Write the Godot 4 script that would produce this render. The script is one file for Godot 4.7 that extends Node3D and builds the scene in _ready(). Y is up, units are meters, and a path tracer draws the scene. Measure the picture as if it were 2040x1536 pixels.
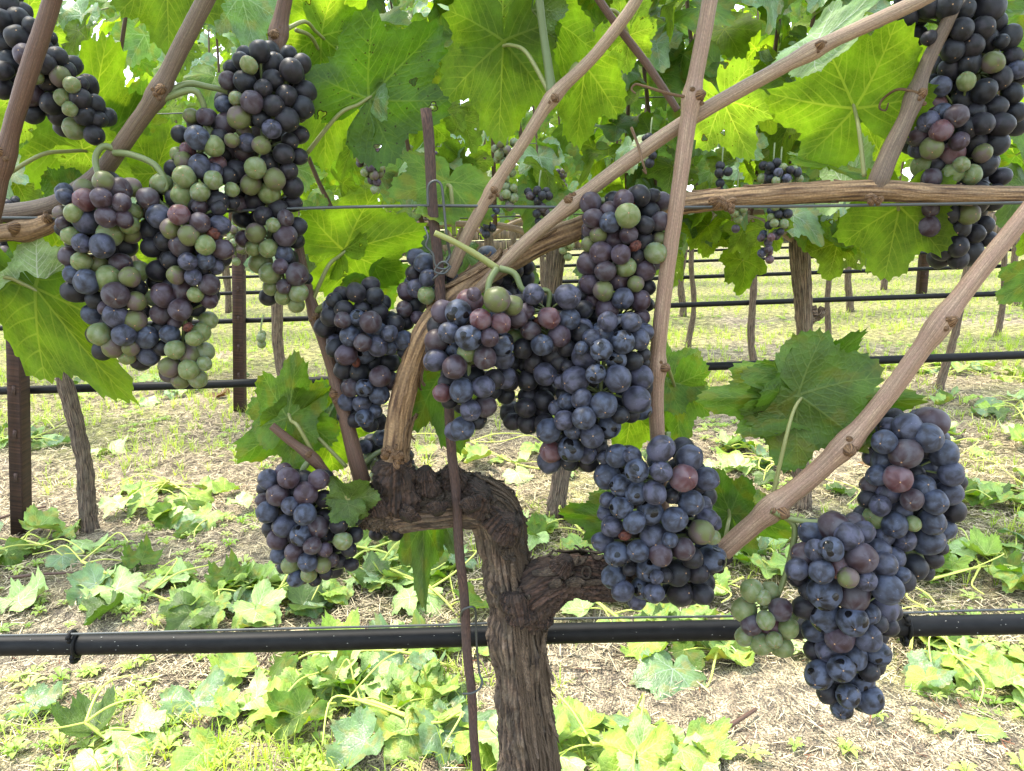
extends Node3D
# A vineyard row seen close up: ripening bunches on old wood, trellis and drip line, more rows behind.

const F := 1500.0          # focal length, in pixels of a 2040 x 1536 frame
const PITCH := -0.2304     # looking slightly down
const ROLL := -0.034
const EYE := Vector3(0, 0.61, 0)
const ROW := 0.52          # distance of the front row
const GAP := 0.9           # distance between rows

var cam_basis: Basis
var rng := RandomNumberGenerator.new()
var names := {}
var M := {}
var leaf_mesh_list: Array[Mesh] = []
var small_leaf_list: Array[Mesh] = []
var tiny_leaf_list: Array[Mesh] = []
var grape_mesh: Mesh
var small_grape_mesh: Mesh


class Build:
	var st := SurfaceTool.new()
	var n := 0
	func _init():
		st.begin(Mesh.PRIMITIVE_TRIANGLES)
	func v(p: Vector3, uv: Vector2 = Vector2.ZERO, c: Color = Color.WHITE):
		st.set_color(c)
		st.set_uv(uv)
		st.add_vertex(p)
		n += 1
	func tri(a: int, b: int, c: int):
		st.add_index(a)
		st.add_index(b)
		st.add_index(c)
	func quad(a: int, b: int, c: int, d: int):
		tri(a, b, c)
		tri(a, c, d)
	func mesh() -> ArrayMesh:
		st.generate_normals()
		return st.commit()


# ---------------------------------------------------------------- places
func ray(px: float, py: float) -> Vector3:
	return cam_basis * Vector3((px - 1020.0) / F, -(py - 768.0) / F, -1.0)

func P(px: float, py: float, z: float) -> Vector3:       # on the upright plane z metres ahead
	var d := ray(px, py)
	return EYE + d * (z / -d.z)

func G(px: float, py: float, h := 0.0) -> Vector3:       # on the ground
	var d := ray(px, py)
	return EYE + d * ((EYE.y - h) / -d.y)

func mpp(p: Vector3) -> float:                           # metres per pixel at a place
	return -(cam_basis.inverse() * (p - EYE)).z / F

func rnd(a: float, b: float) -> float:
	return rng.randf_range(a, b)

func lin(r: float, g: float, b: float) -> Color:
	return Color(r, g, b).srgb_to_linear()

# ---------------------------------------------------------------- objects
func numbered(called: String) -> String:
	var k: int = names.get(called, 0)
	names[called] = k + 1
	return called if k == 0 else "%s_%03d" % [called, k]

func thing(called: String, label: String, category: String, at := Vector3.ZERO, group := "", kind := "") -> Node3D:
	var o := Node3D.new()
	o.name = numbered(called)
	o.position = at
	add_child(o)
	meta(o, label, category, group, kind)
	return o

func meta(o: Node, label: String, category: String, group := "", kind := ""):
	if label: o.set_meta("label", label)
	if category: o.set_meta("category", category)
	if group: o.set_meta("group", group)
	if kind: o.set_meta("kind", kind)

func part(called: String, mesh: Mesh, m: Material, parent: Node3D, label := "", kind := "") -> MeshInstance3D:
	var o := MeshInstance3D.new()
	o.name = called
	o.mesh = mesh
	o.material_override = m
	parent.add_child(o, true)
	if label: o.set_meta("label", label)
	if kind: o.set_meta("kind", kind)
	return o

func solo(called: String, mesh: Mesh, m: Material, label := "", category := "", group := "", kind := "") -> MeshInstance3D:
	var o := MeshInstance3D.new()
	o.name = numbered(called)
	o.mesh = mesh
	o.material_override = m
	add_child(o)
	meta(o, label, category, group, kind)
	return o

# ---------------------------------------------------------------- textures
func noise(kind: int, freq: float, sd: int, octaves := 4) -> FastNoiseLite:
	var f := FastNoiseLite.new()
	f.noise_type = kind
	f.frequency = freq
	f.seed = sd
	f.fractal_octaves = octaves
	return f

func grey(w: int, h: int, f: FastNoiseLite) -> PackedByteArray:
	var im := f.get_seamless_image(w, h)
	im.convert(Image.FORMAT_L8)
	return im.get_data()

func stretched(w: int, h: int, down: int, f: FastNoiseLite) -> PackedByteArray:   # noise drawn out along v
	var im := f.get_seamless_image(w, h / down)
	im.convert(Image.FORMAT_L8)
	im.resize(w, h, Image.INTERPOLATE_CUBIC)
	return im.get_data()

func tex(w: int, h: int, data: PackedByteArray, format := Image.FORMAT_RGB8) -> ImageTexture:
	return ImageTexture.create_from_image(Image.create_from_data(w, h, false, format, data))

func wood_textures(key: String, ca: Color, cb: Color, cc: Color, w: int, h: int, down: int, freq: float, sd: int, sharp: float) -> void:
	var a := stretched(w, h, down, noise(FastNoiseLite.TYPE_SIMPLEX_SMOOTH, freq, sd, 4))
	var b := grey(w, h, noise(FastNoiseLite.TYPE_SIMPLEX_SMOOTH, 0.012, sd + 7, 4))
	var c := grey(w, h, noise(FastNoiseLite.TYPE_SIMPLEX_SMOOTH, 0.09, sd + 3, 2))
	var out := PackedByteArray()
	var hgt := PackedByteArray()
	out.resize(w * h * 3)
	hgt.resize(w * h)
	for i in w * h:
		var s := clampf((a[i] / 255.0 - 0.5) * sharp + 0.5, 0.0, 1.0)
		var t := clampf((b[i] / 255.0 - 0.5) * 2.2 + 0.5, 0.0, 1.0)
		var k := ca.lerp(cb, s).lerp(cc, t * 0.55)
		var g := 0.86 + 0.28 * c[i] / 255.0
		out[i * 3] = clampi(int(k.r * g * 255.0), 0, 255)
		out[i * 3 + 1] = clampi(int(k.g * g * 255.0), 0, 255)
		out[i * 3 + 2] = clampi(int(k.b * g * 255.0), 0, 255)
		hgt[i] = clampi(int((s * 0.8 + 0.2 * c[i] / 255.0) * 255.0), 0, 255)
	M[key + "_tex"] = tex(w, h, out)
	M[key + "_hgt"] = tex(w, h, hgt, Image.FORMAT_L8)

func std(key: String, color: Color, rough := 0.8, t: Texture2D = null, hgt: Texture2D = null, depth := 0.0) -> StandardMaterial3D:
	var m := StandardMaterial3D.new()
	m.resource_name = key
	m.albedo_color = color
	m.roughness = rough
	m.albedo_texture = t
	if hgt:
		m.heightmap_enabled = true
		m.heightmap_texture = hgt
		m.heightmap_scale = depth
	M[key] = m
	return m

# outline of a vine leaf: distance from the petiole for an angle from the tip
const LOBES := [[0.0, 1.0], [13.0, 0.92], [27.0, 0.77], [35.0, 0.76], [50.0, 0.90], [58.0, 0.93], [70.0, 0.84], [84.0, 0.73], [93.0, 0.73], [108.0, 0.78], [120.0, 0.75], [140.0, 0.66], [157.0, 0.54], [169.0, 0.36], [177.0, 0.12], [180.0, 0.04]]

func leaf_radius(phi: float, deep: float) -> float:
	var d := absf(rad_to_deg(phi))
	for i in LOBES.size() - 1:
		if d <= LOBES[i + 1][0]:
			var t: float = (d - LOBES[i][0]) / (LOBES[i + 1][0] - LOBES[i][0])
			t = t * t * (3.0 - 2.0 * t)
			var r: float = lerpf(LOBES[i][1], LOBES[i + 1][1], t)
			if d > 18.0 and d < 100.0 and r < 0.84:
				r -= (0.84 - r) * deep
			return r
	return 0.04

func stamp(buf: PackedFloat32Array, n: int, a: Vector2, b: Vector2, wa: float, wb: float, va: float, vb: float) -> void:
	var steps := int(maxf(2.0, a.distance_to(b) / maxf(0.6, minf(wa, wb) * 0.5)))
	for k in steps + 1:
		var t := k / float(steps)
		var p := a.lerp(b, t)
		var w := lerpf(wa, wb, t)
		var val := lerpf(va, vb, t)
		var e := int(ceil(w + 1.0))
		var x0 := int(p.x)
		var y0 := int(p.y)
		for y in range(maxi(0, y0 - e), mini(n, y0 + e + 1)):
			for x in range(maxi(0, x0 - e), mini(n, x0 + e + 1)):
				var q := val * clampf(w + 0.5 - p.distance_to(Vector2(x + 0.5, y + 0.5)), 0.0, 1.0)
				var i := y * n + x
				if q > buf[i]: buf[i] = q

func leaf_textures() -> void:
	var n := 768
	var vein := PackedFloat32Array()
	vein.resize(n * n)
	var to_px := func(p: Vector2) -> Vector2: return Vector2(p.x * 0.4 + 0.5, 0.5 - p.y * 0.4) * n
	var r := RandomNumberGenerator.new()
	r.seed = 11
	for main in [[0.0, 0.97], [54.0, 0.9], [-54.0, 0.9], [112.0, 0.74], [-112.0, 0.74]]:
		var th := deg_to_rad(main[0])
		var length: float = main[1]
		var bend := 0.10 * signf(main[0]) * -1.0
		var last := Vector2.ZERO
		for k in 24:
			var s := (k + 1) / 24.0
			var ang := th + bend * (s - 0.3)
			var p := Vector2(sin(ang), cos(ang)) * length * s
			stamp(vein, n, to_px.call(last), to_px.call(p), 4.6 * (1.0 - s * 0.8) + 0.6, 4.6 * (1.0 - (s + 0.04) * 0.8) + 0.5, 1.0, 1.0 - s * 0.2)
			last = p
		for side in [-1.0, 1.0]:
			var s: float = 0.16 + (0.05 if side > 0 else 0.0)
			if absf(main[0]) > 100.0 and side * main[0] > 0: s = 0.10
			while s < 0.93:
				var ang := th + bend * (s - 0.3)
				var base := Vector2(sin(ang), cos(ang)) * length * s
				var out: float = ang + side * deg_to_rad(44.0 + r.randf_range(-6, 6))
				var reach := (0.62 - 0.48 * s) * r.randf_range(0.85, 1.1)
				if absf(main[0]) > 100.0: reach *= 0.85
				var prev := base
				for k in 10:
					var q := (k + 1) / 10.0
					out -= side * 0.035
					var p: Vector2 = prev + Vector2(sin(out), cos(out)) * reach * 0.1
					stamp(vein, n, to_px.call(prev), to_px.call(p), 2.5 * (1.0 - q * 0.6), 2.5 * (0.95 - q * 0.6), 0.9 - q * 0.3, 0.85 - q * 0.3)
					if k in [2, 4, 6, 8]:
						for sd in [-1.0, 1.0]:
							var o2: float = out + sd * 0.9
							var e: Vector2 = p + Vector2(sin(o2), cos(o2)) * reach * 0.32 * (1.0 - q * 0.5)
							stamp(vein, n, to_px.call(p), to_px.call(e), 0.9, 0.6, 0.55, 0.25)
					prev = p
				s += r.randf_range(0.14, 0.19)
	var cell := noise(FastNoiseLite.TYPE_CELLULAR, 0.036, 5, 1)
	cell.cellular_return_type = FastNoiseLite.RETURN_DISTANCE2_SUB
	cell.fractal_type = FastNoiseLite.FRACTAL_NONE
	var net := grey(n, n, cell)
	var blot := grey(n, n, noise(FastNoiseLite.TYPE_SIMPLEX_SMOOTH, 0.008, 9, 3))
	var fine := grey(n, n, noise(FastNoiseLite.TYPE_SIMPLEX_SMOOTH, 0.12, 21, 2))
	var c := PackedByteArray()
	var h := PackedByteArray()
	c.resize(n * n * 3)
	h.resize(n * n)
	for i in n * n:
		var nt := clampf(1.0 - net[i] / 255.0 * 3.4, 0.0, 1.0)
		var v := maxf(vein[i], nt * 0.25)
		var b := blot[i] / 255.0
		var g := 0.80 + 0.34 * b + 0.12 * (fine[i] / 255.0 - 0.5)
		var x := lerpf(0.72 * g, 1.0, v * 0.75)
		var y := lerpf(0.82 * g, 1.0, v * 0.7)
		var z := lerpf(0.60 * g, 1.0, v * 0.8)
		c[i * 3] = clampi(int(x * 255.0), 0, 255)
		c[i * 3 + 1] = clampi(int(y * 255.0), 0, 255)
		c[i * 3 + 2] = clampi(int(z * 255.0), 0, 255)
		h[i] = clampi(int(255.0 * (0.25 + 0.35 * (1.0 - nt) + 0.05 * fine[i] / 255.0 - 0.25 * vein[i])), 0, 255)
	M.leaf_tex = tex(n, n, c)
	M.leaf_hgt = tex(n, n, h, Image.FORMAT_L8)
	# the same leaf, yellowing in patches and flecked with dried spray
	var yellow := grey(n, n, noise(FastNoiseLite.TYPE_SIMPLEX_SMOOTH, 0.006, 31, 4))
	var e2 := c.duplicate()
	for i in n * n:
		var t := smoothstep(0.52, 0.78, yellow[i] / 255.0) * 0.6
		e2[i * 3] = int(lerpf(c[i * 3], 250.0, t))
		e2[i * 3 + 1] = int(lerpf(c[i * 3 + 1], 222.0, t * 0.6))
		e2[i * 3 + 2] = int(lerpf(c[i * 3 + 2], 120.0, t * 0.5))
	for k in 420:
		var i := (int(r.randf_range(0.12, 0.88) * n) * n + int(r.randf_range(0.12, 0.88) * n)) * 3
		var tone := [235, 235, 225] if k % 3 else [110, 84, 52]
		for q in 3:
			for dd in [0, 3, n * 3]: e2[i + q + dd] = tone[q]
	M.leaf_tex_old = tex(n, n, e2)
	# the same leaf with brown freckles and a few holes
	var d := PackedByteArray()
	d.resize(n * n * 4)
	for i in n * n:
		for k in 3: d[i * 4 + k] = c[i * 3 + k]
		d[i * 4 + 3] = 255
	for k in 90:
		var at := Vector2(r.randf_range(0.2, 0.8), r.randf_range(0.2, 0.8)) * n
		var rad := r.randf_range(0.8, 2.4) if k > 5 else r.randf_range(7.0, 13.0)
		var e := int(rad * 1.6 + 2)
		for y in range(int(at.y) - e, int(at.y) + e):
			for x in range(int(at.x) - e, int(at.x) + e):
				var q := Vector2(x, y) - at
				var dd := q.length() + rad * 0.3 * sin(q.angle() * 3.0 + k)
				var i := (y * n + x) * 4
				if k <= 5 and dd < rad:
					d[i + 3] = 0
				elif dd < rad * 1.35:
					d[i] = 120
					d[i + 1] = 90
					d[i + 2] = 50
	M.leaf_tex_worn = tex(n, n, d, Image.FORMAT_RGBA8)

func leaf_material(key: String, color: Color, back: Color, rough := 0.55, worn := false, spec := 0.5) -> void:
	var m := std(key, color, rough, M.leaf_tex_worn if worn else M.leaf_tex_old if key in ["leaf_mid", "leaf_dark", "leaf_floor", "leaf_silver"] else M.leaf_tex, M.leaf_hgt, 0.07)
	m.backlight_enabled = true
	m.backlight = back
	m.metallic_specular = spec
	m.texture_repeat = false
	if worn:
		m.transparency = BaseMaterial3D.TRANSPARENCY_ALPHA_SCISSOR
		m.alpha_scissor_threshold = 0.5

func grape_material(key: String, base: Color, bloom: Color, share: float, rough: float, sd: int, rubbed := 0.0, bloomfreq := 0.02, patchy := 1.5) -> void:
	var w := 256
	var h := 128
	var a := grey(w, h, noise(FastNoiseLite.TYPE_SIMPLEX_SMOOTH, bloomfreq, sd, 4))
	var b := grey(w, h, noise(FastNoiseLite.TYPE_SIMPLEX_SMOOTH, 0.15, sd + 1, 2))
	var rub := grey(w, h, noise(FastNoiseLite.TYPE_SIMPLEX_SMOOTH, 0.014, sd + 2, 2))
	var out := PackedByteArray()
	var ro := PackedByteArray()
	out.resize(w * h * 3)
	ro.resize(w * h)
	var r := RandomNumberGenerator.new()
	r.seed = sd
	var spots := []
	for k in 12: spots.append(Vector2(r.randf() * w, r.randf_range(0.15, 0.85) * h))
	var bare := []
	for k in 3: bare.append([Vector3(r.randf_range(-1, 1), r.randf_range(0.2, 1.3), r.randf_range(-1, 1)).normalized(), cos(r.randf_range(0.16, 0.5) * (1.3 if k == 0 else 0.5))])
	for y in h:
		for x in w:
			var i := y * w + x
			var t := clampf(share + (a[i] / 255.0 - 0.5) * patchy + 0.25 * (y / float(h) - 0.35) * (patchy - 0.6) + (b[i] / 255.0 - 0.5) * 0.15, 0.0, 1.0)
			var wipe := 0.0
			if rubbed > 0.0:
				var el := PI * (0.5 - (y + 0.5) / h)
				var az := TAU * x / w
				var dir := Vector3(cos(el) * cos(az), sin(el), cos(el) * sin(az))
				for e in bare: wipe = maxf(wipe, smoothstep(e[1] - 0.012, e[1] + 0.012, dir.dot(e[0]) + (rub[i] / 255.0 - 0.5) * 0.16))
				t *= 1.0 - 0.95 * wipe
			var k := base.lerp(bloom, t)
			if y < 3: k = Color(0.66, 0.54, 0.40) if y < 2 else Color(0.3, 0.2, 0.16)
			out[i * 3] = int(k.r * 255.0)
			out[i * 3 + 1] = int(k.g * 255.0)
			out[i * 3 + 2] = int(k.b * 255.0)
			ro[i] = int(255.0 * clampf(rough + 0.12 * (t - 0.5) - 0.26 * wipe, 0.12, 1.0))
	for s in spots:
		for dy in 2:
			for dx in 2:
				var i: int = (int(s.y) + dy) % h * w + (int(s.x) + dx) % w
				for q in 3: out[i * 3 + q] = clampi(out[i * 3 + q] + 28, 0, 255)
	var m := std(key, Color.WHITE, 1.0, tex(w, h, out))
	m.roughness_texture = tex(w, h, ro, Image.FORMAT_L8)
	m.roughness_texture_channel = BaseMaterial3D.TEXTURE_CHANNEL_RED
	m.metallic_specular = 0.38
	m.rim_enabled = true
	m.rim = 0.05
	m.rim_tint = 0.0

# ---------------------------------------------------------------- shapes
func smooth_path(pts: Array, per: int) -> Array:      # Catmull-Rom through [position, radius]
	var out := []
	var n := pts.size()
	for i in n - 1:
		var p0: Array = pts[maxi(i - 1, 0)]
		var p1: Array = pts[i]
		var p2: Array = pts[i + 1]
		var p3: Array = pts[mini(i + 2, n - 1)]
		for k in per:
			var t := k / float(per)
			out.append([(p1[0] as Vector3).cubic_interpolate(p2[0], p0[0], p3[0], t), lerpf(p1[1], p2[1], t * t * (3.0 - 2.0 * t))])
	out.append(pts[n - 1])
	return out

func tube(b: Build, path: Array, seg: int, caps := true, bump: FastNoiseLite = null, amp := 0.0, stretch := 0.15, c := Color.WHITE, flat := 1.0, groove := 0.0, uvscale := 1.0) -> void:
	var n := path.size()
	var first := b.n
	var t: Vector3 = (path[1][0] - path[0][0]).normalized()
	var u := t.cross(Vector3(0.3, 0.2, 1).normalized()).normalized()
	var s := 0.0
	for i in n:
		var p: Vector3 = path[i][0]
		var r: float = path[i][1]
		var tn: Vector3 = ((path[mini(i + 1, n - 1)][0] as Vector3) - path[maxi(i - 1, 0)][0]).normalized()
		if i: s += p.distance_to(path[i - 1][0])
		u = (u - tn * u.dot(tn)).normalized()
		var w := tn.cross(u)
		for j in seg + 1:
			var a := TAU * (j % seg) / seg
			var rr := r
			if bump:
				var q := Vector3(cos(a), sin(a), 0) * 1.0
				var tw := a + s * 4.0
				q = Vector3(cos(tw), sin(tw), 0)
				var sr := s / maxf(r, 0.004)
				var warp := bump.get_noise_3d(q.x * 20.0, q.y * 20.0, sr * 14.0 + 200.0) * 26.0
				var ridge := 1.0 - minf(1.0, absf(bump.get_noise_3d(q.x * 85.0 + warp, q.y * 85.0, sr * 60.0 * stretch)) * 4.0)
				var slow := bump.get_noise_3d(q.x * 14.0 + 90.0, q.y * 14.0, sr * 12.0)
				var tiny := 1.0 - minf(1.0, absf(bump.get_noise_3d(q.x * 260.0, q.y * 260.0 + warp, sr * 150.0 * stretch + 40.0)) * 4.0)
				rr *= 1.0 + amp * (slow * 1.2 - ridge * 0.55 - tiny * 0.38)
			if groove > 0.0:
				rr *= 1.0 + groove * sin(a * 9.0) * 0.5
			b.v(p + (u * cos(a) + w * sin(a) * flat) * rr, Vector2(float(j) / seg * maxf(1.0, roundf(r * 60.0 * uvscale)), s * 9.0 * uvscale), c)
	for i in n - 1:
		for j in seg:
			var a := first + i * (seg + 1) + j
			b.quad(a, a + 1, a + seg + 2, a + seg + 1)
	if caps:
		for e in [0, n - 1]:
			b.v(path[e][0] + ((path[1][0] - path[0][0]) * -0.05 if e == 0 else Vector3.ZERO), Vector2(0.5, 0.5), c)
			var k: int = first + e * (seg + 1)
			for j in seg:
				if e == 0: b.tri(b.n - 1, k + j + 1, k + j)
				else: b.tri(b.n - 1, k + j, k + j + 1)

func simple_tube(pts: Array, r0: float, r1: float, seg := 10, per := 8) -> Mesh:
	var path := []
	for i in pts.size(): path.append([pts[i], lerpf(r0, r1, i / float(pts.size() - 1))])
	var b := Build.new()
	tube(b, smooth_path(path, per), seg)
	return b.mesh()

func box(b: Build, xf: Transform3D, size: Vector3, c := Color.WHITE) -> void:     # a box with small chamfers along its length
	var e := minf(size.x, size.y) * 0.12
	var hx := size.x / 2
	var hy := size.y / 2
	var ring := [Vector2(-hx + e, -hy), Vector2(hx - e, -hy), Vector2(hx, -hy + e), Vector2(hx, hy - e), Vector2(hx - e, hy), Vector2(-hx + e, hy), Vector2(-hx, hy - e), Vector2(-hx, -hy + e)]
	for i in 8:
		var a: Vector2 = ring[i]
		var d: Vector2 = ring[(i + 1) % 8]
		var f := b.n
		for q in [[a, -0.5], [d, -0.5], [d, 0.5], [a, 0.5]]:
			b.v(xf * Vector3(q[0].x, q[0].y, q[1] * size.z), Vector2(i * 0.15, q[1] * size.z * 8.0), c)
		b.quad(f, f + 3, f + 2, f + 1)
	for z in [-0.5, 0.5]:
		var f := b.n
		for q in ring: b.v(xf * Vector3(q.x, q.y, z * size.z), Vector2(q.x, q.y) * 8.0, c)
		for i in range(1, 7):
			if z > 0: b.tri(f, f + i + 1, f + i)
			else: b.tri(f, f + i, f + i + 1)

# a leaf blade in its own axes: petiole at the origin, tip towards +y, upper face towards +z
func leaf_shape(sd: int, teeth: int, rings: int, deep: float, cup: float, fold: float, droop: float, wave: float, curl := 0.0) -> ArrayMesh:
	var r := RandomNumberGenerator.new()
	r.seed = sd
	var f := noise(FastNoiseLite.TYPE_SIMPLEX_SMOOTH, 1.3, sd, 2)
	var edge := PackedVector2Array()
	var full := PackedFloat32Array()
	for i in teeth:
		var big := 1.0 if i % 3 == 1 else 0.55
		var step := TAU / teeth
		var a0 := -PI + step * i
		for q in [[0.0, -0.35], [0.38, 0.2], [0.62, 1.0], [0.80, 0.35]]:
			var a: float = a0 + step * (q[0] + r.randf_range(-0.05, 0.05))
			var rr := leaf_radius(a, deep + 0.15 * sin(sd + signf(a)))
			var tooth: float = q[1] * 0.058 * big * r.randf_range(0.75, 1.2) * clampf(rr * 1.6 - 0.3, 0.0, 1.0)
			rr *= 1.0 + 0.05 * f.get_noise_2d(a * 2.0, sd)
			edge.append(Vector2(sin(a), cos(a)) * (rr + tooth))
	var n := edge.size()
	var b := Build.new()
	var ph := r.randf() * TAU
	var shape := func(p: Vector2) -> Vector3:
		var d := p.length()
		var z := -cup * d * d + fold * absf(p.x) - droop * p.y * absf(p.y)
		z += wave * d * d * sin(atan2(p.x, p.y) * 4.0 + ph) + wave * 1.4 * d * f.get_noise_2d(p.x, p.y)
		# between the main veins the blade bulges
		z += 0.022 * absf(sin(atan2(p.x, p.y) * 3.3)) * minf(d, 0.6)
		if curl > 0.0:
			var k := maxf(0.0, d - 0.55)
			z += curl * k * k * 3.0 * (0.6 + 0.6 * sin(ph + 2.0 * atan2(p.x, p.y)))
		return Vector3(p.x, p.y, z)
	b.v(Vector3.ZERO, Vector2(0.5, 0.5))
	for k in rings:
		var t := pow((k + 1) / float(rings), 0.85)
		for i in n:
			var p := edge[i] * t
			b.v(shape.call(p), Vector2(p.x * 0.4 + 0.5, 0.5 - p.y * 0.4))
	for i in n - 1: b.tri(0, 1 + i, 2 + i)
	for k in rings - 1:
		for i in n - 1:
			var a := 1 + k * n + i
			b.quad(a, a + n, a + n + 1, a + 1)
	return b.mesh()

# ---------------------------------------------------------------- grapes
const TONES := ["blue", "dark", "rubbed", "purple", "mauve", "green", "veraison", "raisin"]
const KEYS := "bdrpmgvx"

func stalk(b: Build, p: Vector3, q: Vector3, r: float) -> void:
	tube(b, [[p, r], [p.lerp(q, 0.5) + Vector3(0, 0.001, 0), r * 0.8], [q, r * 1.3]], 5, false)

# pins: [crop x, crop y, crop scale, berries as "x y r tone" text]; Z: depth of the bunch's axis; peduncle: pixel path of its stalk
func bunch(label: String, z: float, pins: Array, peduncle: Array, fill: int, squeeze := 0.8) -> void:
	var px := PackedVector3Array()
	var pr := PackedFloat32Array()
	var tone := PackedInt32Array()
	for s in pins:
		var words: PackedStringArray = (s[3] as String).split(" ", false)
		var k := 0
		while k + 2 < words.size():
			var last := words[k + 2]
			px.append(Vector3(s[0] + float(words[k]) / s[2], s[1] + float(words[k + 1]) / s[2], 0))
			pr.append(float(last.left(last.length() - 1)) / s[2] * 1.10)
			tone.append(KEYS.find(last.right(1)))
			k += 3
	var np := px.size()
	# the bunch's half width and middle at each height
	var ymin := 1e9
	var ymax := -1e9
	for i in np:
		ymin = minf(ymin, px[i].y - pr[i])
		ymax = maxf(ymax, px[i].y + pr[i])
	var mid := func(y: float) -> Vector2:
		var a := 1e9
		var b := -1e9
		for i in np:
			if absf(px[i].y - y) < 42.0:
				a = minf(a, px[i].x - pr[i] * 0.5)
				b = maxf(b, px[i].x + pr[i] * 0.5)
		if a > b: return Vector2(-1, 0)
		return Vector2((a + b) / 2, maxf((b - a) / 2, 8.0))
	for i in np:
		var m: Vector2 = mid.call(px[i].y)
		var q := clampf((px[i].x - m.x) / m.y, -1.0, 1.0)
		var zz := -m.y * squeeze * sqrt(maxf(0.0, 1.0 - q * q)) + i * 0.12
		if tone[i] == 1: zz += 14.0
		px[i] = Vector3(px[i].x, px[i].y, zz)
	for pass_ in 14:
		for i in np:
			for j in range(i + 1, np):
				var want := (pr[i] + pr[j]) * 0.87
				var d := px[i] - px[j]
				if absf(d.x) > want or absf(d.y) > want: continue
				var flat := Vector2(d.x, d.y).length()
				if flat >= want: continue
				var need := sqrt(want * want - flat * flat)
				if absf(d.z) < need:
					var push := (need - absf(d.z)) * 0.55
					if d.z <= 0.0: px[j] += Vector3(0, 0, push)
					else: px[i] += Vector3(0, 0, push)
	var mean := 0.0
	for i in np: mean += pr[i] / np
	var green := 0.0
	for i in np:
		if tone[i] == 5 or tone[i] == 6: green += 1.0 / np
	# the berries behind: they fill the bunch's body
	var got := 0
	for tries in 1800:
		if got >= fill: break
		var y := rnd(ymin + mean, ymax - mean)
		var m: Vector2 = mid.call(y)
		if m.x < 0.0: continue
		var a := rnd(-0.45, PI + 0.45)
		var q := rnd(0.35, 0.98)
		var r := mean * rnd(0.82, 1.12)
		var p := Vector3(m.x + cos(a) * m.y * q, y, sin(a) * m.y * squeeze * q)
		var ok := true
		for i in px.size():
			var d := px[i] - p
			var want := (pr[i] + r) * 0.85
			if d.length_squared() < want * want:
				ok = false
				break
			if i < np and Vector2(d.x, d.y).length() < want and p.z < px[i].z:
				ok = false
				break
		if ok:
			px.append(p)
			pr.append(r)
			var pick := tone[rng.randi() % np]
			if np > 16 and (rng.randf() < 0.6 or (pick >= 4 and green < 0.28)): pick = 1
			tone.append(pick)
			got += 1
	# into the world
	var fwd := -cam_basis.z
	var top: Array = peduncle[peduncle.size() - 1]
	var root := P(top[0], top[1], z)
	var o := thing("grape_bunch", label, "grape bunch", root, "grape bunches on the front vines")
	var where := []
	for i in px.size():
		var base := P(px[i].x, px[i].y, z)
		where.append(base + (base - EYE).normalized() * px[i].z * mpp(base))
	var axis := []
	for k in 7:
		var y := lerpf(maxf(ymin + 10.0, top[1]), ymax - mean * 1.2, k / 6.0)
		var m: Vector2 = mid.call(y)
		axis.append(P(m.x if m.x > 0 else float(top[0]), y, z + 0.002) - root)
	var st := Build.new()
	var pts := []
	for k in peduncle.size(): pts.append([P(peduncle[k][0], peduncle[k][1], peduncle[k][2] if peduncle[k].size() > 2 else z) - root, (9.0 - k) * 0.5 * 0.00032 + 0.0009])
	for k in axis.size(): pts.append([axis[k], 0.0019 - k * 0.00018])
	tube(st, smooth_path(pts, 6), 9)
	for i in where.size():
		var c: Vector3 = where[i] - root
		var best: Vector3 = axis[0]
		for a in axis:
			if (c - a + Vector3(0, -0.006, 0)).length() < (c - best + Vector3(0, -0.006, 0)).length(): best = a
		stalk(st, best, c + (best - c).normalized() * pr[i] * 0.0003, 0.0008)
		var out := (c - best).normalized() + Vector3(rnd(-0.45, 0.45), rnd(-0.75, 0.25), rnd(-0.2, 0.5))
		if out.length() < 0.1: out = Vector3.DOWN
		var yb := out.normalized()
		var xb := yb.cross(Vector3(rnd(-1, 1), rnd(-1, 1), rnd(-1, 1))).normalized()
		var r := pr[i] * mpp(where[i])
		var tn := tone[i]
		var key: String = TONES[tn]
		if tn < 6: key += str(rng.randi() % 3)
		var g := part("shrivelled_grape" if tn == 7 else "grape", raisin_mesh() if tn == 7 else grape_list[rng.randi() % grape_list.size()], M["grape_" + key], o)
		g.transform = Transform3D(Basis(xb * rnd(0.93, 1.03), yb * rnd(0.95, 1.08), xb.cross(yb) * rnd(0.93, 1.03)).scaled(Vector3.ONE * r), c)
		if tn == 7: g.set_meta("label", "shrivelled reddish brown berry")
	part("stem", st.mesh(), M.green_stem, o)

var grape_list: Array[Mesh] = []
func grape_shapes() -> void:
	# plump, a little lopsided, flattened at the style's end
	for v in 4:
		var f := noise(FastNoiseLite.TYPE_SIMPLEX_SMOOTH, 0.7, 144 + v, 1)
		var b := Build.new()
		var rows := 19
		var seg := 30
		for i in rows + 1:
			for j in seg + 1:
				var a := TAU * (j % seg) / seg
				var e := PI * i / rows
				var d := Vector3(sin(e) * cos(a), cos(e), sin(e) * sin(a))
				var k := 1.0 + 0.055 * f.get_noise_3dv(d * 1.2)
				if d.y > 0.93: k -= (d.y - 0.93) * 0.35
				b.v(d * k * Vector3(1, 1.03, 1), Vector2(j / float(seg), i / float(rows)))
		for i in rows:
			for j in seg:
				var k := i * (seg + 1) + j
				b.quad(k, k + 1, k + seg + 2, k + seg + 1)
		grape_list.append(b.mesh())

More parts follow.
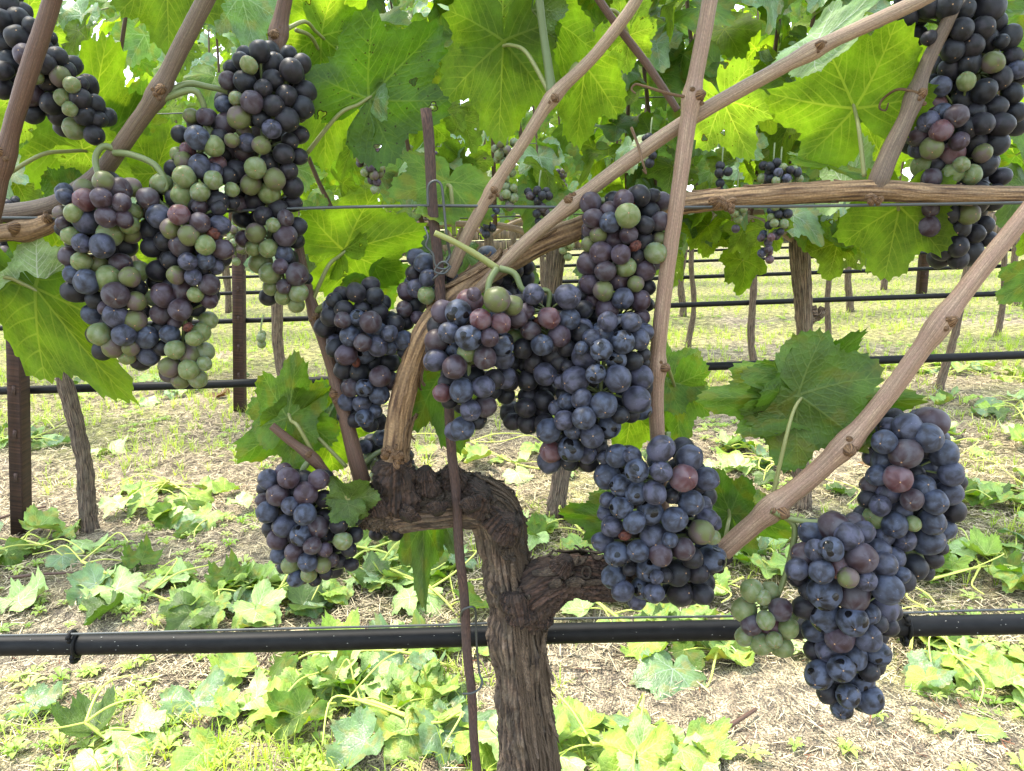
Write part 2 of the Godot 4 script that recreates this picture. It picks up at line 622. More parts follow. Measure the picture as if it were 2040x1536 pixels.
var raisin: Mesh
func raisin_mesh() -> Mesh:
	if raisin == null:
		var f := noise(FastNoiseLite.TYPE_SIMPLEX, 1.1, 44, 2)
		var b := Build.new()
		for i in 15:
			for j in 25:
				var a := TAU * (j % 24) / 24.0
				var e := PI * i / 14.0
				var d := Vector3(sin(e) * cos(a), cos(e), sin(e) * sin(a))
				b.v(d * (0.72 + 0.45 * absf(f.get_noise_3dv(d * 1.6))) * Vector3(1, 0.8, 0.75), Vector2(j / 24.0, i / 14.0))
		for i in 14:
			for j in 24:
				var k := i * 25 + j
				b.quad(k, k + 1, k + 26, k + 25)
		raisin = b.mesh()
	return raisin

func back_bunch(label: String, px: float, py: float, w: float, h: float, z: float, mix: String, singly: bool) -> void:
	var c := P(px, py, z - 0.2)
	var s := mpp(c)
	var o := thing("distant_grape_bunch", label, "grape bunch", c + Vector3(0, h * 0.5 * s, 0), "grape bunches on the rows behind")
	var r0 := 0.0071
	var spots := []
	var merged := {}
	for tries in 700:
		if spots.size() > 75: break
		var t := rnd(0.0, 1.0)
		var half := w * 0.5 * s * (1.0 - 0.62 * t * t) * (0.75 + 0.25 * sin(t * 9.0 + px))
		var a := rnd(0, TAU)
		var q := sqrt(rnd(0.15, 1.0)) * maxf(half - r0 * 0.6, 0.003)
		var p := Vector3(cos(a) * q, -t * h * s, sin(a) * q)
		var ok := true
		for e in spots:
			if p.distance_squared_to(e) < r0 * r0 * 2.9:
				ok = false
				break
		if not ok: continue
		spots.append(p)
		var ch := mix[rng.randi() % mix.length()]
		var key: String = TONES[KEYS.find(ch)] + str(rng.randi() % 3) if ch != "v" else "veraison"
		var xf := Transform3D(Basis(Vector3(rnd(-1, 1), rnd(-1, 1), rnd(-1, 1)).normalized(), rnd(0, 6.0)).scaled(Vector3.ONE * r0 * rnd(0.88, 1.1)), p)
		if singly:
			part("grape", small_grape_mesh, M["grape_" + key], o).transform = xf
		else:
			if not merged.has(ch): merged[ch] = [SurfaceTool.new(), key]
			merged[ch][0].append_from(small_grape_mesh, 0, xf)
	for ch in merged: part("grapes", merged[ch][0].commit(), M["grape_" + merged[ch][1]], o, "", "stuff")
	part("stem", simple_tube([Vector3(0.004, 0.03, -0.01), Vector3(0, 0.008, 0), Vector3(0, -h * s * 0.8, 0)], 0.0016, 0.001, 6, 3), M.green_stem, o)

# ---------------------------------------------------------------- leaves that are seen close up
# [petiole x, y, tip x, y, depth, width, tip depth in px, roll, cup, fold, droop, wave, material, petiole's foot x, y, depth]
func hero_leaf(parent: Node3D, a: Array, sd: int, called := "leaf", label := "") -> void:
	var j := P(a[0], a[1], a[4])
	var m := mpp(j)
	var fwd := -cam_basis.z
	var tip: Vector3 = P(a[2], a[3], a[4]) + fwd * a[6] * m
	var y: Vector3 = tip - j
	var size := y.length()
	var yn := y / size
	var zn := (j - EYE).normalized()
	if a[5] < 0.0: zn = -zn
	zn = (zn - yn * zn.dot(yn)).normalized()
	var xn := yn.cross(zn)
	var bs := Basis(yn, deg_to_rad(a[7])) * Basis(xn, yn, zn)
	var mesh := leaf_shape(sd, 50, 7, 0.35 + 0.5 * fposmod(sd * 0.37, 1.0), a[8] * 1.3, a[9] * 1.3, a[10], a[11] * 1.7)
	var o := part(called, mesh, M[a[12]], parent, label)
	o.transform = Transform3D(Basis(bs.x * size * absf(a[5]), bs.y * size, bs.z * size), j - parent.position)
	if a.size() > 13:
		var foot := P(a[13], a[14], a[15])
		var inv := o.transform.affine_inverse()
		var sag := j.lerp(foot, 0.5) + Vector3(0, 0.008, 0) - bs.z * 0.006
		var mesh2 := simple_tube([j + bs.z * 0.001 + yn * 0.003, j.lerp(sag, 0.35), sag, foot], 0.0011, 0.0016, 8, 8)
		var pt := part("petiole", mesh2, M.petiole, o)
		pt.transform = inv * Transform3D(Basis(), -parent.position)

# ---------------------------------------------------------------- rows behind
func leaf_turn(side: float, up: float) -> Basis:
	var n := Vector3(rnd(-0.75, 0.75), up + rnd(-0.25, 0.5), side).normalized()
	var down := Vector3(rnd(-0.8, 0.8), -1.0, rnd(-0.3, 0.3))
	var y := (down - n * down.dot(n)).normalized()
	var x := y.cross(n)
	return Basis(x, y, n)

const LEAF_MIX := ["leaf_bright", "leaf_bright", "leaf_lime", "leaf_mid", "leaf_mid", "leaf_lime", "leaf_deep", "leaf_silver", "leaf_silver", "leaf_dark"]

func back_vine(row: int, x: float, label: String, o_: Dictionary) -> void:
	var z: float = ROW + GAP * row + o_.get("dz", 0.0)
	var base := Vector3(x, 0, -z)
	var root := thing("grape_vine", label, "grape vine", base, "vines in the rows behind")
	var near := row == 1
	var head := Vector3(o_.get("lean", rnd(-0.05, 0.05)), 0.53, rnd(-0.02, 0.02))
	var r: float = o_.get("r", 0.017)
	var b := Build.new()
	var path := smooth_path([[Vector3(rnd(-0.01, 0.01), -0.02, 0), r * 1.5], [Vector3(0.004, 0.04, 0), r * 1.15], [head * 0.35 + Vector3(rnd(-0.02, 0.02), 0, 0), r], [head * 0.7 + Vector3(rnd(-0.015, 0.015), 0, 0), r * 0.95], [head, r * 1.25], [head + Vector3(0.01, 0.03, 0), r * 0.8]], 22 if near else 8)
	tube(b, path, 48 if near else 14, true, M.bark_noise, 0.2, 0.06)
	part("trunk", b.mesh(), M[o_.get("bark", "bark_grey")], root)
	if not o_.get("leafy", true): return
	var half: float = o_.get("half", 0.48)
	var arm := simple_tube([head, head + Vector3(0.12, 0.05, 0.0), head + Vector3(half * 0.9, 0.06, 0.01)], 0.0075, 0.005, 10, 6)
	part("cane", arm, M.cane_tan, root)
	part("cane", simple_tube([head, head + Vector3(-0.1, 0.05, 0.0), head + Vector3(-half * 0.8, 0.06, 0.01)], 0.0075, 0.005, 10, 6), M.cane_tan, root)
	var high: float = o_.get("high", 1.2)
	for k in o_.get("shoots", 6):
		var sx := lerpf(-half, half, (k + rnd(0.2, 0.8)) / float(o_.get("shoots", 6)))
		part("cane", simple_tube([Vector3(sx * 0.9, 0.58, 0), Vector3(sx + rnd(-0.03, 0.03), 0.8, rnd(-0.03, 0.03)), Vector3(sx + rnd(-0.08, 0.08), high, rnd(-0.05, 0.05))], 0.0045, 0.003, 8, 4), M.cane_brown, root)
	var n: int = o_.get("n", 100)
	var list: Array[Mesh] = small_leaf_list if row <= 2 else tiny_leaf_list
	for k in n:
		var side := 1.0 if rng.randf() < 0.72 else -1.0
		var low: float = o_.get("low", 0.58)
		var p := Vector3(rnd(-half * 1.12, half * 1.12), lerpf(low, high, pow(rng.randf(), 0.9)), side * rnd(0.0, 0.17))
		var s: float = rnd(0.043, 0.068) * o_.get("scale", 1.0)
		var lf := part("leaf", list[rng.randi() % list.size()], M[LEAF_MIX[rng.randi() % LEAF_MIX.size()]], root)
		lf.transform = Transform3D(leaf_turn(side * rnd(0.1, 1.0), rnd(0.2, 0.9)).scaled(Vector3.ONE * s), p)
		if near and k % 3 == 0:
			var inv := lf.transform.affine_inverse()
			part("petiole", simple_tube([p, p + Vector3(rnd(-0.03, 0.03), 0.02, -side * 0.04)], 0.0011, 0.0014, 5, 3), M.petiole, lf).transform = inv

func multi(called: String, mesh: Mesh, m: Material, xf: Array, colors: Array, label: String, category: String, parent: Node3D = null) -> void:
	var mm := MultiMesh.new()
	mm.transform_format = MultiMesh.TRANSFORM_3D
	mm.use_colors = colors.size() > 0
	mm.mesh = mesh
	mm.instance_count = xf.size()
	for i in xf.size():
		mm.set_instance_transform(i, xf[i])
		if colors.size(): mm.set_instance_color(i, colors[i])
	var o := MultiMeshInstance3D.new()
	o.multimesh = mm
	o.material_override = m
	if parent:
		o.name = called
		parent.add_child(o, true)
		o.set_meta("kind", "stuff")
	else:
		o.name = numbered(called)
		add_child(o)
		meta(o, label, category, "", "stuff")

# ---------------------------------------------------------------- ground
var relief: FastNoiseLite
func gh(x: float, z: float) -> float:
	if z < -7.0 or absf(x) > 6.0: return 0.0
	return relief.get_noise_2d(x * 60.0, z * 60.0) * 0.016 + relief.get_noise_2d(x * 300.0 + 50.0, z * 300.0) * 0.006

func onto(p: Vector3, h := 0.0) -> Vector3:
	return Vector3(p.x, gh(p.x, p.z) + h, p.z)

const FLOOR_MIX := ["leaf_floor", "leaf_floor", "leaf_floor", "leaf_floor_pale", "leaf_floor_pale", "leaf_lime_floor", "leaf_silver", "leaf_mid", "leaf_deep"]

# leaves still on cut shoots, thrown on the ground: stem from pixel to pixel, leaves round it
func heap(label: String, spots: Array, n: int, spread: float, height: float, size := 1.0) -> void:
	var c := Vector3.ZERO
	var at := []
	for s in spots:
		at.append(onto(G(s[0], s[1])))
		c += at[at.size() - 1] / spots.size()
	var o := thing("cut_shoot", label, "cut vine shoot", c, "cut shoots lying on the ground")
	var pts := []
	for k in at.size(): pts.append([at[k] - c + Vector3(0, 0.012 + 0.02 * sin(k * 2.0 + c.x * 9.0), 0), 0.0026 - 0.0012 * k / at.size()])
	if pts.size() == 1: pts.append([pts[0][0] + Vector3(spread, 0.01, 0.02), 0.0015])
	var b := Build.new()
	tube(b, smooth_path(pts, 8), 8)
	part("stem", b.mesh(), M.shoot_lime, o)
	for k in 3 + n / 7:
		var f0: Vector3 = pts[rng.randi() % pts.size()][0]
		var a := rnd(0, TAU)
		var d := Vector3(cos(a), 0, sin(a)) * spread * rnd(0.7, 1.5)
		var bend := Vector3(-sin(a), 0, cos(a)) * rnd(-0.05, 0.05)
		part("stem", simple_tube([f0, f0 + d * 0.4 + bend * 0.6 + Vector3(0, rnd(0.0, 0.03), 0), f0 + d * 0.8 + bend + Vector3(0, rnd(0.0, 0.035), 0), f0 + d + Vector3(0, rnd(-0.01, 0.03), 0)], rnd(0.0012, 0.0022), 0.0009, 6, 6), M.shoot_lime, o)
	for k in int(n * 0.9):
		var u := rng.randf() * (pts.size() - 1)
		var i := mini(int(u), pts.size() - 2)
		var foot: Vector3 = pts[i][0].lerp(pts[i + 1][0], u - i)
		var a := rnd(0, TAU)
		var d := spread * sqrt(rng.randf())
		var p := foot + Vector3(cos(a) * d, 0, sin(a) * d * 0.8)
		var h := 0.4 * height * rng.randf() * (1.0 - 0.5 * d / spread)
		p.y = gh(c.x + p.x, c.z + p.z) - c.y + 0.012 + h
		var nrm := Vector3(cos(a) * rnd(-0.2, 0.9), rnd(1.0, 2.2), sin(a) * rnd(-0.2, 0.9) + 0.1).normalized()
		if rng.randf() < 0.22: nrm = -nrm
		var y := Vector3(cos(a + rnd(-0.8, 0.8)), rnd(-0.5, 0.1), sin(a + rnd(-0.8, 0.8)))
		y = (y - nrm * y.dot(nrm)).normalized()
		var s := rnd(0.031, 0.052) * size
		var lf := part("leaf", leaf_mesh_list[rng.randi() % leaf_mesh_list.size()], M[FLOOR_MIX[rng.randi() % FLOOR_MIX.size()]], o)
		lf.transform = Transform3D(Basis(y.cross(nrm), y, nrm).scaled(Vector3.ONE * s), p)
		if d < spread * 0.8:
			part("petiole", simple_tube([p, p.lerp(foot, 0.5) + Vector3(0, 0.006, 0), foot], 0.001, 0.0014, 5, 4), M.shoot_lime, lf).transform = lf.transform.affine_inverse()

func loose_leaf(label: String, px: float, py: float, size: float, turn: float, tilt: Vector3, key: String, lift := 0.008) -> void:
	var p := onto(G(px, py), lift)
	var n := (Vector3(0, 1, 0) + tilt).normalized()
	var y := Vector3(sin(turn), 0, -cos(turn))
	y = (y - n * y.dot(n)).normalized()
	var o := solo("fallen_leaf", leaf_mesh_list[rng.randi() % leaf_mesh_list.size()], M[key], label, "fallen leaf", "loose leaves on the ground")
	o.transform = Transform3D(Basis(y.cross(n), y, n).scaled(Vector3.ONE * size), p)

func _ready():
	# ------------------------------------------------ camera, sky, sun, exposure
	cam_basis = Basis(Vector3.RIGHT, PITCH) * Basis(Vector3.BACK, ROLL)
	var cam := Camera3D.new()
	cam.name = "camera"
	cam.transform = Transform3D(cam_basis, EYE)
	cam.fov = rad_to_deg(2.0 * atan(768.0 / F))
	cam.near = 0.02
	cam.far = 200.0
	add_child(cam)
	cam.make_current()
	var env := Environment.new()
	env.tonemap_mode = Environment.TONE_MAPPER_LINEAR
	env.tonemap_exposure = 3.85
	env.background_mode = Environment.BG_SKY
	var sky_m := ProceduralSkyMaterial.new()
	sky_m.sky_top_color = Color(0.80, 0.87, 0.96)
	sky_m.sky_horizon_color = Color(0.95, 0.96, 0.97)
	sky_m.ground_horizon_color = Color(0.62, 0.62, 0.52)
	sky_m.ground_bottom_color = Color(0.35, 0.34, 0.26)
	sky_m.sun_angle_max = 25.0
	var sky := Sky.new()
	sky.sky_material = sky_m
	env.sky = sky
	env.background_energy_multiplier = 1.2
	env.sdfgi_enabled = true
	env.ssao_enabled = true
	env.ssil_enabled = true
	var we := WorldEnvironment.new()
	we.name = "environment"
	we.environment = env
	add_child(we)
	var sun := DirectionalLight3D.new()
	sun.name = "sun"
	sun.light_energy = 0.9
	sun.light_color = Color(1.0, 0.965, 0.90)
	sun.light_angular_distance = 14.0
	sun.shadow_enabled = true
	add_child(sun)
	sun.look_at_from_position(Vector3(-0.35, 1.0, -0.20), Vector3.ZERO)

	rng.seed = 20240
	materials()
	meshes()
	setting()
	rows_behind()
	front_row()
	bunches()
	floor_litter()
	print("nodes ", get_child_count())

func materials() -> void:
	M.bark_noise = noise(FastNoiseLite.TYPE_SIMPLEX_SMOOTH, 0.03, 3, 3)
	wood_textures("bark", Color(0.15, 0.125, 0.11), Color(0.40, 0.345, 0.30), Color(0.33, 0.31, 0.27), 512, 512, 16, 0.07, 5, 2.0)
	wood_textures("cane", Color(0.43, 0.355, 0.30), Color(0.60, 0.52, 0.455), Color(0.50, 0.40, 0.36), 512, 512, 24, 0.09, 15, 1.9)
	wood_textures("old", Color(0.27, 0.20, 0.15), Color(0.60, 0.51, 0.40), Color(0.50, 0.43, 0.35), 256, 512, 20, 0.045, 25, 2.0)
	wood_textures("rust", Color(0.20, 0.14, 0.125), Color(0.33, 0.24, 0.20), Color(0.26, 0.21, 0.20), 256, 256, 1, 0.07, 35, 1.8)
	leaf_textures()
	std("bark", Color(1.18, 1.14, 1.1), 0.9, M.bark_tex, M.bark_hgt, 0.14)
	std("bark_dark", Color(0.80, 0.70, 0.67), 0.9, M.bark_tex, M.bark_hgt, 0.14)
	std("bark_strip", Color(1.35, 1.28, 1.2), 0.9, M.bark_tex, M.bark_hgt, 0.05)
	std("bark_grey", Color(1.3, 1.25, 1.18), 0.92, M.bark_tex, M.bark_hgt, 0.12)
	std("cane_tan", Color(1.02, 1.02, 0.96), 0.62, M.cane_tex, M.cane_hgt, 0.02)
	std("cane_rose", Color(1.0, 0.97, 0.93), 0.58, M.cane_tex, M.cane_hgt, 0.02)
	std("cane_brown", Color(0.66, 0.58, 0.53), 0.62, M.cane_tex, M.cane_hgt, 0.02)
	std("cane_grey", Color(0.72, 0.72, 0.68), 0.65, M.cane_tex, M.cane_hgt, 0.02)
	std("old_wood", Color(1.0, 0.95, 0.88), 0.8, M.old_tex, M.old_hgt, 0.07)
	std("rust", Color(1, 1, 1), 0.85, M.rust_tex, M.rust_hgt, 0.03)
	std("post_rust", Color(0.88, 0.84, 0.84), 0.85, M.rust_tex, M.rust_hgt, 0.03)
	std("wire", Color(0.30, 0.31, 0.31), 0.5).metallic = 0.6
	std("string_green", Color(0.13, 0.17, 0.13), 0.6)
	std("bud", Color(0.86, 0.78, 0.69), 0.8, M.old_tex, M.old_hgt, 0.05)
	std("cut_end", Color(0.80, 0.68, 0.48), 0.8)
	std("green_stem", Color(0.38, 0.42, 0.25), 0.5)
	std("petiole", Color(0.46, 0.47, 0.28), 0.5)
	std("shoot_green", Color(0.33, 0.38, 0.22), 0.5)
	std("pale_shoot", Color(0.52, 0.53, 0.31), 0.5)
	std("fleck", Color(0.75, 0.75, 0.72), 0.9)
	# black pipe, dusty
	var pn := grey(256, 256, noise(FastNoiseLite.TYPE_SIMPLEX_SMOOTH, 0.02, 61, 4))
	var sp := RandomNumberGenerator.new()
	sp.seed = 9
	var pd := PackedByteArray()
	pd.resize(256 * 256 * 3)
	for i in 256 * 256:
		var g := 14 + int(pn[i] * 0.06)
		pd[i * 3] = g
		pd[i * 3 + 1] = g
		pd[i * 3 + 2] = g + 1
	M.pipe_tex = tex(256, 256, pd)
	std("pipe", Color(0.9, 0.9, 0.9), 0.55, M.pipe_tex).metallic_specular = 0.3
	leaf_material("leaf_bright", Color(0.62, 0.69, 0.29), Color(1.25, 1.25, 0.75), 0.55)
	leaf_material("leaf_lime", Color(0.69, 0.75, 0.36), Color(1.25, 1.25, 0.8), 0.5, true)
	leaf_material("leaf_mid", Color(0.54, 0.63, 0.31), Color(1.05, 1.1, 0.6), 0.5)
	leaf_material("leaf_deep", Color(0.43, 0.49, 0.28), Color(0.75, 0.85, 0.45), 0.42)
	leaf_material("leaf_dark", Color(0.43, 0.51, 0.24), Color(0.9, 1.0, 0.5), 0.5)
	leaf_material("leaf_worn", Color(0.37, 0.46, 0.19), Color(0.9, 1.0, 0.4), 0.55, true)
	leaf_material("leaf_silver", Color(0.58, 0.65, 0.55), Color(0.7, 0.8, 0.5), 0.42, false, 0.6)
	leaf_material("leaf_underside", Color(0.84, 0.86, 0.80), Color(0.8, 0.85, 0.7), 0.7)
	leaf_material("leaf_floor", Color(0.68, 0.74, 0.46), Color(0.65, 0.66, 0.4), 0.5)
	leaf_material("leaf_floor_pale", Color(0.84, 0.87, 0.68), Color(0.55, 0.56, 0.4), 0.5)
	leaf_material("leaf_lime_floor", Color(0.76, 0.81, 0.43), Color(0.75, 0.75, 0.45), 0.5)
	leaf_material("leaf_dry", Color(0.52, 0.36, 0.25), Color(0.5, 0.4, 0.3), 0.8)
	std("shoot_lime", Color(0.72, 0.75, 0.36), 0.5)
	var dark := Color(0.10, 0.09, 0.12)
	for k in 3:
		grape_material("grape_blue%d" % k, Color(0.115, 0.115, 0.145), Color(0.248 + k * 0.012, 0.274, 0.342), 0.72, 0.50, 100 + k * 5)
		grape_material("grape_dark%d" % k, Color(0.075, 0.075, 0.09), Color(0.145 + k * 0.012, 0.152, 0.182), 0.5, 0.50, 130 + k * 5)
		grape_material("grape_rubbed%d" % k, Color(0.04, 0.038, 0.05), Color(0.254, 0.28, 0.35), 0.80, 0.50, 160 + k * 5, 0.36)
		grape_material("grape_purple%d" % k, Color(0.18, 0.12, 0.14), Color(0.272, 0.24 + k * 0.01, 0.285), 0.62, 0.50, 190 + k * 5, 0.0, 0.014, 1.9)
		grape_material("grape_mauve%d" % k, Color(0.27, 0.155, 0.17), Color(0.36, 0.295, 0.32), 0.66, 0.50, 220 + k * 5, 0.0, 0.014, 1.9)
		grape_material("grape_green%d" % k, Color(0.34, 0.39, 0.21), Color(0.43, 0.462, 0.34 + k * 0.02), 0.55, 0.46, 250 + k * 5)
	grape_material("grape_veraison", Color(0.33, 0.35, 0.21), Color(0.345, 0.295, 0.29), 0.5, 0.48, 280, 0.0, 0.010, 2.2)
	grape_material("grape_raisin", Color(0.22, 0.10, 0.08), Color(0.36, 0.20, 0.16), 0.5, 0.6, 290)
	for k in 3:
		for key in ["green", "mauve"]:
			var m: StandardMaterial3D = M["grape_%s%d" % [key, k]]
			m.subsurf_scatter_enabled = true
			m.subsurf_scatter_strength = 0.25

func meshes() -> void:
	for k in 12:
		leaf_mesh_list.append(leaf_shape(300 + k, 34, 5, 0.2 + 0.06 * k, [0.25, -0.3, 0.1, -0.15][k % 4], [0.1, 0.35, -0.2, 0.55, 0.0][k % 5], [0.15, -0.1, 0.35][k % 3], 0.09 + 0.015 * k, [0.0, 0.8, 0.35][k % 3]))
	for k in 14:
		small_leaf_list.append(leaf_shape(400 + k, 30, 4, 0.2 + 0.05 * k, [0.2, -0.1, 0.3][k % 3], [0.05, 0.25, -0.15, 0.4][k % 4], [0.1, 0.3, 0.45][k % 3], 0.06 + 0.01 * k))
	for k in 7:
		tiny_leaf_list.append(leaf_shape(500 + k, 18, 3, 0.2 + 0.08 * k, [0.2, -0.1][k % 2], [0.05, 0.25, 0.4][k % 3], 0.25, 0.1))
	var s := SphereMesh.new()
	s.radius = 1.0
	s.height = 2.06
	s.radial_segments = 36
	s.rings = 20
	grape_mesh = s
	var t := SphereMesh.new()
	t.radius = 1.0
	t.height = 2.06
	t.radial_segments = 14
	t.rings = 9
	small_grape_mesh = t
	grape_shapes()
	relief = noise(FastNoiseLite.TYPE_SIMPLEX_SMOOTH, 0.05, 71, 3)

func setting() -> void:
	# one sheet of ground, fine near the camera, out to the horizon
	var xs := []
	var zs := []
	for v in [-60.0, -40.0, -25.0, -15.0, -10.0, -7.0, -5.0]: xs.append(v)
	for k in 121: xs.append(-3.6 + k * 0.06)
	for v in [5.0, 7.0, 10.0, 15.0, 25.0, 40.0, 60.0]: xs.append(v)
	for v in [40.0, 20.0, 10.0, 5.0, 2.0, 0.5]: zs.append(v)
	for k in 150: zs.append(0.1 - k * 0.028)
	for v in [-4.6, -5.2, -6.0, -7.0, -9.0, -12.0, -16.0, -22.0, -30.0, -45.0, -60.0]: zs.append(v)
	var b := Build.new()
	var tint := noise(FastNoiseLite.TYPE_SIMPLEX_SMOOTH, 0.9, 81, 3)
	for z in zs:
		for x in xs:
			var g := smoothstep(-0.15, 0.35, tint.get_noise_2d(x, z) + clampf((-z - 2.2) * 0.25, -0.15, 0.5))
			b.v(Vector3(x, gh(x, z), z), Vector2(x, z), Color(1.0, 1.0, 1.0).lerp(Color(0.82, 1.0, 0.42), g * 0.8))
	var w := xs.size()
	for i in zs.size() - 1:
		for j in w - 1:
			var a := i * w + j
			b.quad(a, a + w, a + w + 1, a + 1)
	var n := 1024
	var p := grey(n, n, noise(FastNoiseLite.TYPE_SIMPLEX_SMOOTH, 0.012, 91, 5))
	var q := grey(n, n, noise(FastNoiseLite.TYPE_SIMPLEX, 0.11, 92, 3))
	var r := stretched(n, n, 6, noise(FastNoiseLite.TYPE_SIMPLEX, 0.10, 93, 2))
	var c := PackedByteArray()
	var h := PackedByteArray()
	c.resize(n * n * 3)
	h.resize(n * n)
	for i in n * n:
		var t := clampf((p[i] / 255.0 - 0.5) * 1.3 + 0.5 + (r[i] / 255.0 - 0.5) * 0.5, 0.0, 1.0)
		var g := 0.55 + 0.9 * (q[i] / 255.0)
		c[i * 3] = clampi(int((94 + 96 * t) * g), 0, 255)
		c[i * 3 + 1] = clampi(int((84 + 88 * t) * g), 0, 255)
		c[i * 3 + 2] = clampi(int((72 + 70 * t) * g), 0, 255)
		h[i] = clampi(int(q[i] * 0.6 + r[i] * 0.4), 0, 255)
	var m := std("soil", Color(1, 1, 1), 0.95, tex(n, n, c), tex(n, n, h, Image.FORMAT_L8), 0.7)
	m.vertex_color_use_as_albedo = true
	m.uv1_scale = Vector3(2.1, 2.1, 1)
	solo("ground", b.mesh(), m, "", "", "", "structure")

func straight(pts: Array, r: float, seg := 10) -> Mesh:
	var path := []
	for p in pts: path.append([p, r])
	var b := Build.new()
	tube(b, smooth_path(path, 6), seg)
	return b.mesh()

func post(label: String, base: Vector3, top: Vector3, w: float, depth: float) -> void:
	# a channel of sheet steel: a web with two flanges and a row of hooks' slots
	var o := thing("trellis_post", label, "trellis post", base, "steel trellis posts")
	var up := top - base
	var y := up.normalized()
	var x := Vector3.RIGHT
	x = (x - y * x.dot(y)).normalized()
	var z := x.cross(y)
	var xf := func(off: Vector3) -> Transform3D: return Transform3D(Basis(x, z * -1.0, y), up * 0.5 + x * off.x + z * off.z)
	var b := Build.new()
	box(b, xf.call(Vector3.ZERO), Vector3(w, 0.003, up.length()))
	part("web", b.mesh(), M.post_rust, o)
	for s in [-1.0, 1.0]:
		var f := Build.new()
		box(f, xf.call(Vector3(s * w * 0.5, 0, -depth * 0.5)), Vector3(0.003, depth, up.length() * 0.998))
		part("flange", f.mesh(), M.post_rust, o)
	for k in 6:
		var f := Build.new()
		box(f, Transform3D(Basis(x, z * -1.0, y), y * (0.15 + k * 0.09) + z * 0.003 + x * w * 0.1), Vector3(0.006, 0.005, 0.018))
		part("hook", f.mesh(), M.rust, o)

